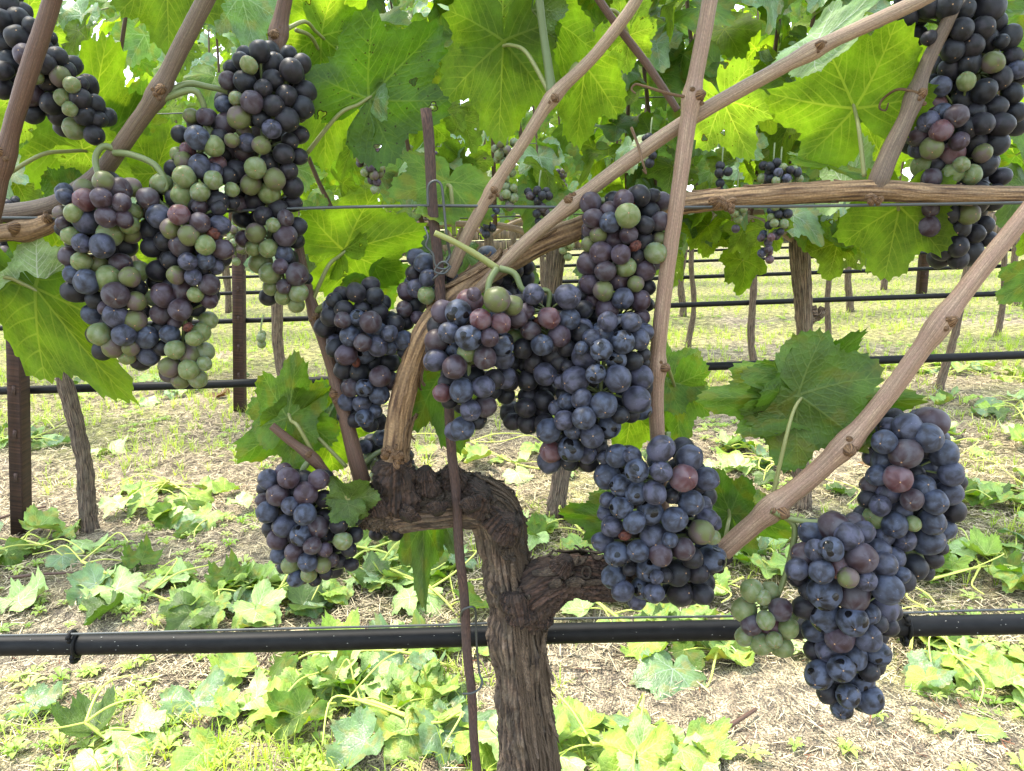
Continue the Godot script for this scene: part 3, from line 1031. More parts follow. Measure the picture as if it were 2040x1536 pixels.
func rows_behind() -> void:
	# second row (the first behind the front one)
	var z1 := ROW + GAP
	var x_at := func(px: float, z: float) -> float: return P(px, 640, z).x
	var tall := 1.16
	back_vine(1, x_at.call(105, z1), "grape vine with slim grey trunk beside the tall rusty post at left", {"half": 0.46, "n": 155, "high": tall, "low": 0.54, "r": 0.015, "lean": 0.0, "bark": "bark", "shoots": 6})
	back_vine(1, x_at.call(1100, z1), "grape vine with thick dark trunk behind the middle bunches", {"half": 0.46, "n": 210, "high": tall, "low": 0.50, "r": 0.017, "lean": 0.01, "bark": "bark", "shoots": 7})
	back_vine(1, x_at.call(1615, z1), "grape vine with twisted grey trunk and knotted stub right of the upright cane", {"half": 0.40, "n": 200, "high": tall, "r": 0.016, "lean": -0.035, "low": 0.535, "shoots": 6})
	var z2 := ROW + GAP * 2
	for e in [[-160, "grape vine of the third row at the left edge"], [560, "grape vine of the third row with trunk behind the left bunch's tail"], [1010, "grape vine of the third row hidden behind the middle trunk"], [1512, "grape vine of the third row with straight trunk left of the knotted one"], [1885, "grape vine of the third row with dark trunk behind the thick right cane"], [2330, "grape vine of the third row past the right edge"]]:
		back_vine(2, x_at.call(e[0], z2), e[1], {"half": 0.40, "n": 120, "high": 1.4, "r": 0.012 if e[0] != 560 else 0.018, "shoots": 4, "low": 0.53})
	var z3 := ROW + GAP * 3
	for e in [[-60, "far left"], [330, "left post"], [760, "rusty stake"], [1090, "thick dark trunk"], [1372, "upright cane"], [1650, "knotted stub"], [1990, "right edge"]]:
		back_vine(3, x_at.call(e[0], z3), "slender grape vine of the fourth row in line with the %s" % e[1], {"half": 0.47, "n": 75, "high": 1.62, "dummy": 0, "r": 0.012, "shoots": 3, "low": 0.58, "scale": 1.15})
	var z4 := ROW + GAP * 4
	for k in 7:
		back_vine(4, x_at.call(40 + k * 330, z4), "fifth-row grape vine seen %s" % ["at the far left edge", "behind the large left bunches", "left of the rusty stake", "between the two slanting canes", "right of the upright cane", "behind the bright right-hand leaf", "at the far right edge"][k], {"half": 0.58, "n": 60, "high": 1.85, "r": 0.018, "shoots": 3, "low": 0.58, "scale": 1.35})
	# what grows farther off reads as one mass
	var xf := []
	for k in 4200:
		var z := ROW + GAP * (5 + rng.randi() % 6) + rnd(-0.15, 0.15)
		xf.append(Transform3D(leaf_turn(rnd(0.2, 1.0), rnd(0.1, 0.9)).scaled(Vector3.ONE * rnd(0.07, 0.1)), Vector3(rnd(-0.85, 0.85) * z, rnd(0.52, 2.3), -z)))
	multi("far_vines", tiny_leaf_list[2], M.leaf_bright, xf, [], "leafy mass of the vine rows farthest away", "grape vines")
	var fb := Build.new()
	for row in range(5, 8):
		for k in 6:
			var z := ROW + GAP * row
			var x := (k - 2.5) * 1.5 + rnd(-0.4, 0.4)
			tube(fb, smooth_path([[Vector3(x, -0.02, -z), 0.022], [Vector3(x + rnd(-0.03, 0.03), 0.3, -z), 0.018], [Vector3(x + rnd(-0.03, 0.03), 0.7, -z), 0.018]], 4), 8)
	solo("far_trunks", fb.mesh(), M.bark_grey, "grey trunks of the vine rows farthest away", "grape vines", "", "stuff")
	# the next row stands right behind the photographer and keeps low light off the bunches
	xf = []
	for k in 300:
		xf.append(Transform3D(leaf_turn(rnd(-1.0, 1.0), rnd(0.2, 0.9)).scaled(Vector3.ONE * rnd(0.055, 0.075)), Vector3(rnd(-1.7, 1.7), rnd(0.5, 1.55), 0.46 + rnd(-0.12, 0.16))))
	multi("vine_leaves", small_leaf_list[3], M.leaf_mid, xf, [], "leaves of the vine row on the near side of the alley", "grape vine")
	# irrigation pipes and wires of the rows behind
	for row in range(1, 6):
		var z := ROW + GAP * row
		var y := 0.30 if row > 1 else 0.296
		var w := 1.1 * z + 0.6
		var ord: String = ["", "second", "third", "fourth", "fifth", "sixth", "seventh"][row]
		solo("irrigation_pipe", straight([Vector3(-w, y + 0.006, -z - 0.03), Vector3(-w * 0.3, y - 0.003, -z - 0.03), Vector3(w * 0.35, y, -z - 0.03), Vector3(w, y + 0.004, -z - 0.03)], 0.0082, 12), M.pipe, "thin black irrigation pipe of the %s row" % ord, "irrigation pipe", "irrigation pipes")
		if row <= 3:
			for hgt in [0.60, 0.80, 1.0]:
				solo("trellis_wire", straight([Vector3(-w, hgt, -z - 0.012), Vector3(0, hgt - 0.004, -z - 0.012), Vector3(w, hgt, -z - 0.012)], 0.0012, 6), M.wire, "%s grey trellis wire of the %s row" % ["lowest" if hgt < 0.7 else "middle" if hgt < 0.9 else "top", ord], "trellis wire", "trellis wires")
	var b1 := G(54, 1052)
	var t1 := P(32, 610, z1)
	post("tall rusty steel post at the left edge beside a slim vine trunk", Vector3(b1.x, -0.02, -z1), t1 + (t1 - b1) * 0.6, 0.023, 0.03)
	var b2 := G(506, 802)
	post("shorter rust-red steel post of the third row under the left bunch's tail", Vector3(b2.x, -0.02, -z2), P(490, 520, z2) + Vector3(0, 0.25, 0), 0.030, 0.03)
	var b3 := G(1838, 590)
	post("small far steel post behind the thick right cane", Vector3(b3.x, -0.02, b3.z), Vector3(b3.x, 1.5, b3.z), 0.05, 0.04)
	# knotted stub on the second row's right vine
	var k0 := P(1592, 640, z1)
	var stub := Build.new()
	tube(stub, smooth_path([[k0 + Vector3(-0.004, 0, 0), 0.012], [P(1615, 630, z1), 0.017], [P(1630, 628, z1), 0.013], [P(1640, 612, z1), 0.006]], 10), 40, true, M.bark_noise, 0.5, 0.5)
	var vine: Node3D = get_node("grape_vine_002")
	var so := part("stub", stub.mesh(), M.bark_grey, vine, "knotted dark stub of a cut arm")
	so.position = -vine.position
	# the gnarled root of the middle vine in the second row
	# far dry stone bank closing the view under the leaves
	var wb := Build.new()
	for row in 3:
		var x := -9.0
		while x < 9.0:
			var w := rnd(0.3, 0.7)
			box(wb, Transform3D(Basis(Vector3.UP, PI / 2 + rnd(-0.05, 0.05)), Vector3(x + w / 2, 0.09 + row * 0.17, -11.2 + rnd(-0.03, 0.03))), Vector3(0.3, 0.15, w * 0.97), Color.WHITE)
			x += w
	var wall := thing("stone_wall", "low grey stone wall far behind the last vine row", "stone wall", Vector3.ZERO)
	part("stones", wb.mesh(), M.bark_grey, wall, "", "stuff")

	# bunches in the rows behind
	back_bunch("half green, half purple bunch left of the rusty stake's top", 735, 275, 110, 130, z1, "gggvpm", true)
	back_bunch("small pale green bunch below the green-purple one, left of the stake", 745, 345, 70, 70, z1, "ggvp", true)
	back_bunch("green bunch hanging between two slanting canes, right of the stake", 1012, 350, 66, 130, z1, "gggv", true)
	back_bunch("dark bunch just under the wire right of the stake", 968, 440, 60, 60, z1, "ddb", true)
	back_bunch("little green bunch between the left dark bunch and the long two-tone one", 468, 490, 60, 70, z1, "gggv", true)
	back_bunch("tiny green cluster beside the thin trunk under the left bunches", 522, 680, 36, 30, z1, "gg", true)
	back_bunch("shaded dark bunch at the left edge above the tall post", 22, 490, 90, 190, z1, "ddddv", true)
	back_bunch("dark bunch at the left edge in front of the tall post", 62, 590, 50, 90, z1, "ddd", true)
	back_bunch("mottled bunch hanging under the horizontal cane near its stub", 1468, 420, 60, 75, z1, "gvpm", true)
	back_bunch("large two-colour bunch of green and dark berries under the horizontal cane", 1552, 400, 92, 130, z1, "ggddb", true)
	back_bunch("small purple bunch at the head of the knotted vine", 1528, 495, 50, 60, z1, "ppmb", true)
	back_bunch("pale green cluster behind the slanting cane's lower end", 1128, 490, 50, 45, z1, "gg", true)
	back_bunch("dark little bunch on the leaves above the horizontal cane", 1438, 355, 40, 60, z1, "dd", true)
	back_bunch("dark bunch tucked under a leaf above the horizontal cane", 1540, 345, 62, 40, z1, "ddp", true)
	back_bunch("dark bunch in the shade left of the long diagonal cane", 1075, 410, 60, 60, z1, "ddp", true)
	back_bunch("dark berries between canes above the upper middle bunch", 1296, 300, 44, 50, z1, "ddd", true)
	for k in 10:
		var px: float = [880, 1120, 1330, 1505, 1640, 1760, 560, 690, 1230, 1450][k]
		back_bunch("far bunch %s" % ["behind the rusty stake", "left of the middle bunch", "right of the upright cane", "just under the top of the horizontal cane", "right of the knotted vine", "left of the shaded right bunch", "right of the long left bunch", "in the gap left of the stake", "above the curved old cane", "under the old cane's stub"][k], px, 330 + (k * 37) % 120, 34, 52, z2, ["ddp", "gvp", "ddb"][k % 3], false)

# a cane given as [px, py, depth, radius in px]; swellings at its joints
func cane(parent: Node3D, pts: Array, m: String, label := "", seg := 20, nodes: Array = []) -> void:
	var path := []
	for p in pts:
		var q := P(p[0], p[1], p[2])
		path.append([q - parent.position, p[3] * mpp(q)])
	var fine := smooth_path(path, 14)
	for nd in nodes:
		var c := P(nd[0], nd[1], pts[0][2] if nd.size() < 3 else nd[2]) - parent.position
		var near := 1e9
		for e in fine: near = minf(near, Vector2(e[0].x - c.x, e[0].y - c.y).length())
		for e in fine:
			var d := Vector2(e[0].x - c.x, e[0].y - c.y).length()
			e[1] *= 1.0 + 0.28 * exp(-pow((d - near) / 0.006, 2.0))
	var b := Build.new()
	tube(b, fine, seg, true, M.bark_noise, 0.035, 0.02)
	var o := part("cane", b.mesh(), M[m], parent, label)
	for nd in nodes:
		var c := P(nd[0], nd[1], pts[0][2] if nd.size() < 3 else nd[2]) - parent.position
		var at := c
		var rad := 0.005
		var nearest := 1e9
		for e in fine:
			if e[0].distance_to(c) < nearest:
				nearest = e[0].distance_to(c)
				rad = e[1]
				at = e[0]
		var bd := Build.new()
		var s := rad * 0.42
		var dir := Vector3(rnd(-0.7, 0.9), rnd(-0.2, 0.7), 1.0).normalized()
		var foot := at + dir * rad * 0.9
		tube(bd, smooth_path([[foot - dir * s, s * 0.9], [foot, s * 1.25], [foot + dir * s * 0.7, s * 1.1], [foot + dir * s * 1.6, s * 0.4]], 6), 18, true, M.bark_noise, 0.16, 0.9)
		for k in 3:
			var d2 := (dir + Vector3(rnd(-0.9, 0.9), rnd(-0.9, 0.9), 0)).normalized()
			var f2 := at + d2 * rad * 0.92 + Vector3(0, rnd(-1, 1) * s, 0)
			tube(bd, smooth_path([[f2 - d2 * s * 0.5, s * 0.5], [f2 + d2 * s * 0.2, s * 0.62], [f2 + d2 * s * 0.7, s * 0.25]], 5), 12, true, M.bark_noise, 0.2, 0.9)
		part("bud", bd.mesh(), M.bud, o)

func ribbon(b: Build, pts: Array, w: Array, across: Array, thick: float) -> void:
	var n := pts.size()
	var f := b.n
	for i in n:
		var t: Vector3 = (pts[mini(i + 1, n - 1)] - pts[maxi(i - 1, 0)]).normalized()
		var a: Vector3 = across[i]
		var nn := t.cross(a).normalized() * thick
		var p: Vector3 = pts[i]
		b.v(p - a * w[i] + nn, Vector2(0.1, i * 0.12))
		b.v(p + a * w[i] * 0.2 + nn * 1.6, Vector2(0.3, i * 0.12))
		b.v(p + a * w[i] + nn, Vector2(0.5, i * 0.12))
		b.v(p + a * w[i] - nn, Vector2(0.6, i * 0.12))
		b.v(p - a * w[i] - nn, Vector2(0.9, i * 0.12))
	for i in n - 1:
		for j in 5:
			b.quad(f + i * 5 + j, f + i * 5 + (j + 1) % 5, f + (i + 1) * 5 + (j + 1) % 5, f + (i + 1) * 5 + j)

func peel(parent: Node3D, path: Array, count: int, from: float, to: float, lmin: float, lmax: float, wmin: float, wmax: float, lift: float, m: String) -> void:
	# loose strips of bark along a limb given as [position, radius]
	var n := path.size()
	var toward := (EYE - parent.position)
	for k in count:
		var i0 := int(lerpf(from, to, rng.randf()) * (n - 3))
		var length := rnd(lmin, lmax)
		var p0: Vector3 = path[i0][0]
		var ang := rnd(-1.5, 1.5)
		var pts := []
		var ws := []
		var ac := []
		var i := i0
		var run := 0.0
		var wid := rnd(wmin, wmax)
		var twist := rnd(-0.25, 0.25)
		while i < n - 1 and run < length:
			var t: Vector3 = (path[i + 1][0] - path[i][0]).normalized()
			var f: Vector3 = toward - path[i][0]
			f = (f - t * f.dot(t)).normalized()
			var s := t.cross(f)
			var q := run / length
			var a := ang + twist * q
			var out := f * cos(a) + s * sin(a)
			var up := lift * (pow(absf(q * 2.0 - 1.0), 3.0)) * rnd(0.7, 1.0)
			pts.append(path[i][0] + out * (path[i][1] * 1.04 + up))
			ws.append(wid * (0.35 + 0.65 * sin(PI * clampf(q * 0.9 + 0.06, 0, 1))))
			ac.append((s * cos(a) - f * sin(a)).normalized())
			run += path[i + 1][0].distance_to(path[i][0])
			i += 1
		if pts.size() < 3: continue
		var b := Build.new()
		ribbon(b, pts, ws, ac, 0.0005)
		part("bark_strip", b.mesh(), M[m], parent)

func front_row() -> void:
	var foot := P(1075, 1500, 0.55)
	var vine := thing("grape_vine", "old front grape vine with shaggy dark trunk, two arms and arching fruit cane", "grape vine", Vector3(foot.x, 0, -0.55))
	var o := vine.position
	var limb := func(list: Array) -> Array:
		var path := []
		for e in list:
			var q := P(e[0], e[1], e[2])
			path.append([q - o, e[3] * mpp(q)])
		return path
	var tpath: Array = [[Vector3(0.012, -0.03, 0.0), 0.031], [Vector3(0.006, 0.04, 0.0), 0.026]]
	tpath += limb.call([[1060, 1600, 0.55, 58], [1052, 1500, 0.55, 57], [1040, 1420, 0.55, 55], [1034, 1340, 0.55, 53], [1028, 1270, 0.55, 53], [1022, 1205, 0.55, 50], [1010, 1150, 0.55, 47], [1000, 1095, 0.55, 45], [994, 1050, 0.55, 47], [972, 1012, 0.548, 50], [915, 997, 0.546, 51], [855, 1000, 0.544, 53], [795, 1006, 0.542, 55], [748, 1015, 0.54, 46], [715, 1032, 0.54, 26]])
	var tfine := smooth_path(tpath, 26)
	var tb := Build.new()
	tube(tb, tfine, 220, true, M.bark_noise, 0.22, 0.06)
	var trunk := part("trunk", tb.mesh(), M.bark, vine, "shaggy brown trunk bending left into a dark gnarled arm")
	peel(trunk, tfine, 190, 0.08, 0.60, 0.04, 0.15, 0.0005, 0.0015, 0.0025, "bark_strip")
	peel(trunk, tfine, 12, 0.2, 0.5, 0.05, 0.12, 0.002, 0.004, 0.007, "bark_strip")
	peel(trunk, tfine, 110, 0.56, 0.97, 0.008, 0.04, 0.0016, 0.0046, 0.004, "bark")
	var apath: Array = limb.call([[1015, 1235, 0.552, 36], [1050, 1205, 0.545, 52], [1085, 1172, 0.54, 54], [1140, 1148, 0.54, 47], [1200, 1152, 0.54, 48], [1270, 1158, 0.54, 44], [1340, 1150, 0.535, 38], [1400, 1125, 0.525, 30], [1440, 1098, 0.515, 26]])
	var afine := smooth_path(apath, 22)
	var ab := Build.new()
	tube(ab, afine, 160, true, M.bark_noise, 0.24, 0.5)
	var arm := part("arm", ab.mesh(), M.bark_dark, vine, "short dark arm reaching right with old pruning scars")
	peel(arm, afine, 60, 0.05, 0.7, 0.006, 0.022, 0.001, 0.004, 0.005, "bark")
	# pruning scars
	for s in [[1137, 1150, 13.0], [1168, 1141, 11.0], [1093, 1178, 14.0], [965, 1010, 10.0]]:
		var c := P(s[0], s[1], 0.54) - o
		var q := P(s[0], s[1], 0.54)
		var f := (EYE - q).normalized()
		var r: float = s[2] * mpp(q)
		var base := c + f * 43.0 * mpp(q)
		var ring := Build.new()
		var pts := []
		var up := f.cross(Vector3.RIGHT).normalized()
		for k in 15:
			var a := TAU * k / 14.0
			pts.append([base + (Vector3.RIGHT * cos(a) * 0.75 + up * sin(a)) * r, r * 0.22])
		tube(ring, pts, 10, false, M.bark_noise, 0.3, 0.3)
		part("pruning_scar", ring.mesh(), M.bark, arm)
	# gnarled swellings and shards on the head of the vine
	for e in [[792, 992, 0.53, 50, 790, 915, 34], [752, 1010, 0.525, 34, 742, 985, 20], [850, 968, 0.53, 32, 846, 932, 12], [905, 958, 0.535, 30, 898, 925, 10], [990, 1035, 0.54, 54, 1012, 1012, 44], [940, 995, 0.535, 44, 962, 972, 28], [1000, 1060, 0.53, 30, 1016, 1040, 16], [870, 1010, 0.515, 24, 874, 1024, 12], [935, 1000, 0.515, 26, 944, 1018, 14], [815, 1020, 0.515, 26, 806, 1034, 14], [1075, 1215, 0.535, 36, 1078, 1250, 16], [1030, 1190, 0.532, 40, 1040, 1240, 30], [1120, 1130, 0.53, 26, 1132, 1112, 12], [1180, 1180, 0.53, 24, 1190, 1196, 12]]:
		var kb := Build.new()
		var k0 := P(e[0], e[1], e[2])
		var k1 := P(e[4], e[5], e[2] - 0.004)
		var kr := mpp(k0)
		tube(kb, smooth_path([[k0 - o + (k0 - k1) * 0.3, e[3] * kr * 0.8], [k0 - o, e[3] * kr], [k0.lerp(k1, 0.6) - o, lerpf(e[3], e[6], 0.5) * kr], [k1 - o, e[6] * kr]], 12), 60, true, M.bark_noise, 0.34, 0.4)
		part("burl", kb.mesh(), M.bark_dark, trunk)
	# spur left on the arm: the old fruit cane rises from here, arches over and runs off to the right
	var cpath: Array = limb.call([[790, 985, 0.53, 28.7], [786, 935, 0.53, 26.1], [790, 870, 0.528, 25.2], [803, 790, 0.527, 24.4], [828, 705, 0.527, 23.5], [866, 632, 0.53, 23.5], [930, 570, 0.534, 23.5], [1010, 521, 0.538, 23.5], [1100, 476, 0.54, 23.5], [1200, 440, 0.54, 22.6], [1300, 416, 0.54, 21.8], [1400, 402, 0.54, 20.9], [1500, 391, 0.54, 19.1], [1620, 383, 0.54, 19.1], [1740, 378, 0.54, 20.0], [1880, 386, 0.54, 18.3], [2070, 388, 0.54, 17.4], [2400, 384, 0.54, 14.8]])
	var cfine := smooth_path(cpath, 16)
	var cb := Build.new()
	tube(cb, cfine, 96, true, M.bark_noise, 0.09, 0.05)
	var old := part("cane", cb.mesh(), M.old_wood, vine, "long arching old fruit cane with peeling straw-coloured bark")
	peel(old, cfine, 34, 0.02, 0.50, 0.012, 0.06, 0.0012, 0.0036, 0.005, "old_wood")
	peel(old, cfine, 16, 0.5, 0.9, 0.02, 0.09, 0.0006, 0.0016, 0.0012, "old_wood")
	for s in [[1448, 408, 0.52], [1742, 396, 0.52], [1435, 400, 0.52], [788, 900, 0.505], [800, 915, 0.505], [772, 905, 0.508]]:
		var c := P(s[0], s[1], s[2]) - o
		var kb := Build.new()
		for k in 7:
			var dir := Vector3(rnd(-0.8, 0.8), rnd(-0.8, 0.8), 1).normalized()
			var ofs := Vector3(rnd(-1, 1), rnd(-1, 1), 0) * 0.0042
			var z := rnd(0.0010, 0.0022)
			tube(kb, smooth_path([[c + ofs - dir * z * 2.0, z], [c + ofs, z * 1.3], [c + ofs + dir * z * 1.2, z * 0.9], [c + ofs + dir * z * 1.8, z * 0.3]], 5), 14, true, M.bark_noise, 0.2, 0.9)
		part("knot", kb.mesh(), M.bud, old)
	# this year's canes
	cane(vine, [[1425, -60, 0.515, 15.8], [1398, 90, 0.512, 15.8], [1375, 215, 0.51, 16.7], [1352, 380, 0.508, 15.8], [1325, 570, 0.508, 15.8], [1308, 740, 0.51, 15.8], [1310, 880, 0.515, 14.9], [1318, 1000, 0.53, 14.9], [1325, 1120, 0.54, 15.8]], "cane_rose", "straight upright pinkish cane right of the middle", 22, [[1388, 190, 0.5], [1318, 738, 0.5]])
	cane(vine, [[1930, -60, 0.512, 14.9], [1830, 2, 0.512, 14.9], [1625, 98, 0.515, 14.9], [1390, 228, 0.52, 14.9], [1260, 315, 0.522, 14.9], [1140, 405, 0.522, 14.1], [1050, 480, 0.522, 13.3], [985, 545, 0.524, 11.6], [940, 590, 0.53, 10.0]], "cane_tan", "long straight cane slanting from the top right to the middle", 22, [[1628, 96, 0.505], [1138, 405, 0.512]])
	cane(vine, [[1300, -60, 0.53, 11.2], [1255, 20, 0.53, 12.1], [1180, 115, 0.53, 12.1], [1100, 195, 0.53, 13.0], [1045, 280, 0.53, 12.1], [985, 372, 0.53, 12.1], [930, 470, 0.532, 13.0], [895, 550, 0.534, 12.1]], "cane_tan", "thinner slanting cane with a forked joint near the top", 20, [[1105, 190, 0.522], [983, 378, 0.522]])
	cane(vine, [[2160, 280, 0.49, 17.4], [2045, 425, 0.49, 18.3], [1960, 530, 0.49, 18.3], [1870, 648, 0.49, 19.1], [1770, 785, 0.492, 19.1], [1690, 880, 0.494, 19.9], [1610, 955, 0.498, 20.8], [1535, 1015, 0.502, 20.8], [1440, 1098, 0.51, 19.9]], "cane_rose", "thick pinkish brown cane rising to the right edge", 24, [[1688, 888, 0.48], [1855, 630, 0.485], [1540, 1018, 0.49]])
	cane(vine, [[588, 440, 0.56, 9], [600, 520, 0.555, 10], [622, 610, 0.55, 11], [655, 710, 0.545, 12], [680, 800, 0.54, 14], [705, 900, 0.535, 16], [722, 960, 0.535, 17]], "cane_brown", "slender brown cane left of the arching old wood", 18, [[618, 636, 0.545], [672, 790, 0.53]])
	cane(vine, [[541, 848, 0.52, 8], [580, 880, 0.52, 9], [622, 912, 0.52, 10], [655, 950, 0.522, 10], [682, 985, 0.525, 11]], "cane_brown", "short cut cane stub above the lower left bunch", 16, [[622, 912, 0.512]])
	cane(vine, [[1955, -90, 0.545, 12], [1915, -15, 0.548, 12], [1880, 60, 0.55, 13], [1845, 130, 0.55, 14], [1810, 225, 0.545, 16], [1775, 300, 0.543, 19], [1752, 355, 0.54, 20], [1742, 382, 0.54, 17]], "cane_grey", "short dark grey cane rising from the horizontal old wood", 18, [[1822, 185, 0.54]])
	cane(vine, [[1180, -20, 0.545, 8], [1225, 45, 0.545, 8], [1290, 130, 0.545, 8], [1350, 220, 0.545, 7]], "cane_brown", "thin bare shoot crossing behind the upright cane", 12)
	cane(vine, [[866, 464, 0.505, 6.0], [905, 482, 0.508, 6.0], [950, 508, 0.512, 6.8], [990, 535, 0.516, 7.5]], "pale_shoot", "pale green cut shoot in front of the stake", 14)
	cane(vine, [[1072, -20, 0.535, 8], [1083, 70, 0.535, 8], [1092, 130, 0.533, 9], [1099, 188, 0.53, 11]], "shoot_green", "dark green side shoot at the forked joint", 14)
	for e in [[[1388, 196, 0.505], [1335, 187, 0.51], [1285, 172, 0.515], [1266, 168, 0.52], [1258, 178, 0.52], [1266, 186, 0.518]], [[1258, 255, 0.53], [1272, 292, 0.515], [1280, 322, 0.505], [1287, 345, 0.503], [1280, 338, 0.5]], [[1830, 185, 0.54], [1790, 178, 0.55], [1760, 196, 0.56], [1752, 214, 0.56], [1764, 220, 0.555], [1770, 205, 0.553]]]:
		var tp := []
		for q in e: tp.append(P(q[0], q[1], q[2]) - o)
		part("tendril", simple_tube(tp, 0.0011, 0.0005, 7, 8), M.bud, vine)
	# the neighbour on the left sends canes into the picture
	var nb := thing("grape_vine", "neighbouring front vine at the left, only its canes and leaves in view", "grape vine", P(-420, 900, 0.54) * Vector3(1, 0, 1))
	cane(nb, [[120, -60, 0.49, 17], [98, 20, 0.49, 17], [62, 130, 0.49, 18], [28, 240, 0.492, 17], [2, 340, 0.495, 17], [-30, 470, 0.5, 17], [-120, 700, 0.52, 18]], "cane_brown", "brown cane crossing the upper left corner", 20, [[8, 320, 0.485]])
	cane(nb, [[440, -60, 0.515, 16], [404, 10, 0.515, 17], [360, 95, 0.515, 17], [315, 185, 0.515, 17], [270, 250, 0.518, 17], [235, 300, 0.522, 17], [200, 345, 0.528, 18], [150, 385, 0.534, 20], [90, 415, 0.538, 20], [-40, 430, 0.54, 20], [-260, 440, 0.54, 21]], "cane_grey", "grey-beige cane slanting up between the left bunches", 20, [[312, 188, 0.505]])
	cane(nb, [[600, -160, 0.56, 13], [572, -20, 0.56, 14], [556, 60, 0.56, 16], [553, 110, 0.558, 14], [565, 240, 0.57, 12], [590, 420, 0.57, 11]], "cane_brown", "dark brown shoot behind the long two-tone bunch", 16, [[545, 62, 0.55]])
	cane(nb, [[-200, 472, 0.535, 17], [-30, 466, 0.532, 17], [60, 457, 0.53, 19], [100, 444, 0.53, 15], [114, 434, 0.53, 8]], "old_wood", "knobbly end of old wood tied at the left edge", 18, [[30, 462, 0.52], [85, 450, 0.52]])
	nb_leaves(nb)
	vine_leaves(vine)
	# the leafy top of the row, which shades the upper bunches
	for k in 110:
		var at := Vector3(rnd(-0.75, 0.75), rnd(0.80, 1.2), -ROW + rnd(-0.16, 0.12))
		var own := nb if at.x < -0.25 else vine
		var lf := part("leaf", small_leaf_list[rng.randi() % small_leaf_list.size()], M[LEAF_MIX[rng.randi() % LEAF_MIX.size()]], own)
		lf.transform = Transform3D(leaf_turn(rnd(-1.0, 1.0), rnd(0.2, 0.9)).scaled(Vector3.ONE * rnd(0.045, 0.066)), at - own.position)

	# stake, wires and pipe of the front row
	var s0 := P(848, 216, 0.522)
	var s1 := P(951, 1545, 0.522)
	var dir := (s1 - s0).normalized()
	var sx := Vector3.RIGHT
	sx = (sx - dir * sx.dot(dir)).normalized()
	var s_end := s0 + dir * ((s0.y + 0.03) / -dir.y)
	var stake := thing("iron_stake", "rusty flat iron stake standing just left of the old trunk", "stake", Vector3(s_end.x, 0, s_end.z))
	var sp := []
	for k in 60: sp.append([s0.lerp(s_end, k / 59.0) - stake.position + Vector3(0.0006 * sin(k * 0.9), 0, 0), 0.0037])
	var sb := Build.new()
	tube(sb, sp, 16, true, M.bark_noise, 0.05, 0.5, Color.WHITE, 0.8)
	part("bar", sb.mesh(), M.rust, stake)
	var loop := func(list: Array, r: float, z: float) -> Mesh:
		var path := []
		for e in list: path.append([P(e[0], e[1], z + (e[2] if e.size() > 2 else 0.0)), r])
		var b := Build.new()
		tube(b, smooth_path(path, 6), 8)
		return b.mesh()
	var clip := thing("wire_clip", "grey hairpin clip looped over the stake and the upper wire", "wire clip")
	part("wire_loop", loop.call([[853, 412], [852, 380], [856, 366], [868, 360], [878, 367], [882, 385], [886, 430], [891, 480], [896, 508, 0.003], [888, 524, 0.0]], 0.0009, 0.512), M.wire, clip)
	part("wire_tail", loop.call([[846, 452, 0.004], [853, 472, 0.0], [849, 490], [862, 505], [868, 530], [886, 536], [894, 528], [880, 522], [866, 540], [884, 545], [898, 530, 0.004], [872, 548], [862, 558, 0.002]], 0.0007, 0.509), M.wire, clip)
	var clip2 := thing("wire_clip", "grey hairpin clip holding the pipe's wire to the stake low down", "wire clip")
	part("wire_loop", loop.call([[918, 1238, 0.02], [919, 1222, 0.004], [926, 1213, 0.0], [940, 1209], [947, 1216, 0.004], [948, 1240, 0.01], [950, 1290, 0.012], [955, 1340, 0.01], [961, 1358, 0.006], [955, 1372, 0.002], [940, 1381, 0.0], [922, 1382, 0.004]], 0.0009, 0.512), M.wire, clip2)
	solo("trellis_wire", straight([P(-900, 436, 0.527), P(0, 434, 0.527), P(110, 436, 0.527), P(380, 424, 0.5275), P(600, 415, 0.5275), P(864, 410, 0.528), P(1130, 413, 0.530), P(1500, 412, 0.5305), P(2040, 404, 0.527), P(2900, 392, 0.52)], 0.0011, 8), M.wire, "grey wire of the front row crossing at mid height behind the stake", "trellis wire", "trellis wires")
	var pz := 0.583
	var pp := [P(-1500, 1310, pz), P(-400, 1293, pz), P(0, 1286, pz), P(500, 1279, pz), P(960, 1267, pz), P(1100, 1262, pz), P(1600, 1252, pz), P(2040, 1243, pz), P(2500, 1236, pz), P(3600, 1220, pz)]
	var pipe := thing("irrigation_pipe", "thick black irrigation pipe of the front row crossing the bottom", "irrigation pipe", pp[2], "irrigation pipes")
	var pb := Build.new()
	var ppath := []
	for p in pp: ppath.append([p - pipe.position, 0.0087])
	tube(pb, smooth_path(ppath, 8), 28)
	part("tube", pb.mesh(), M.pipe, pipe)
	# dust and specks stuck on the pipe
	var fl := []
	for k in 70:
		var t := rnd(0.0, 1.0)
		var c: Vector3 = P(lerpf(0, 2040, t), lerpf(1286, 1243, t), pz)
		var a := rnd(-0.6, 1.2)
		var d := Vector3(0, sin(a), cos(a))
		fl.append(Transform3D(Basis(Vector3(rnd(-1, 1), rnd(-1, 1), rnd(-1, 1)).normalized(), rnd(0, 3)).scaled(Vector3(rnd(0.0003, 0.001), 0.0002, 0.00025)), c - pipe.position + d * 0.0088))
	var fm := BoxMesh.new()
	fm.size = Vector3.ONE
	multi("dust_specks", fm, M.fleck, fl, [], "", "", pipe)
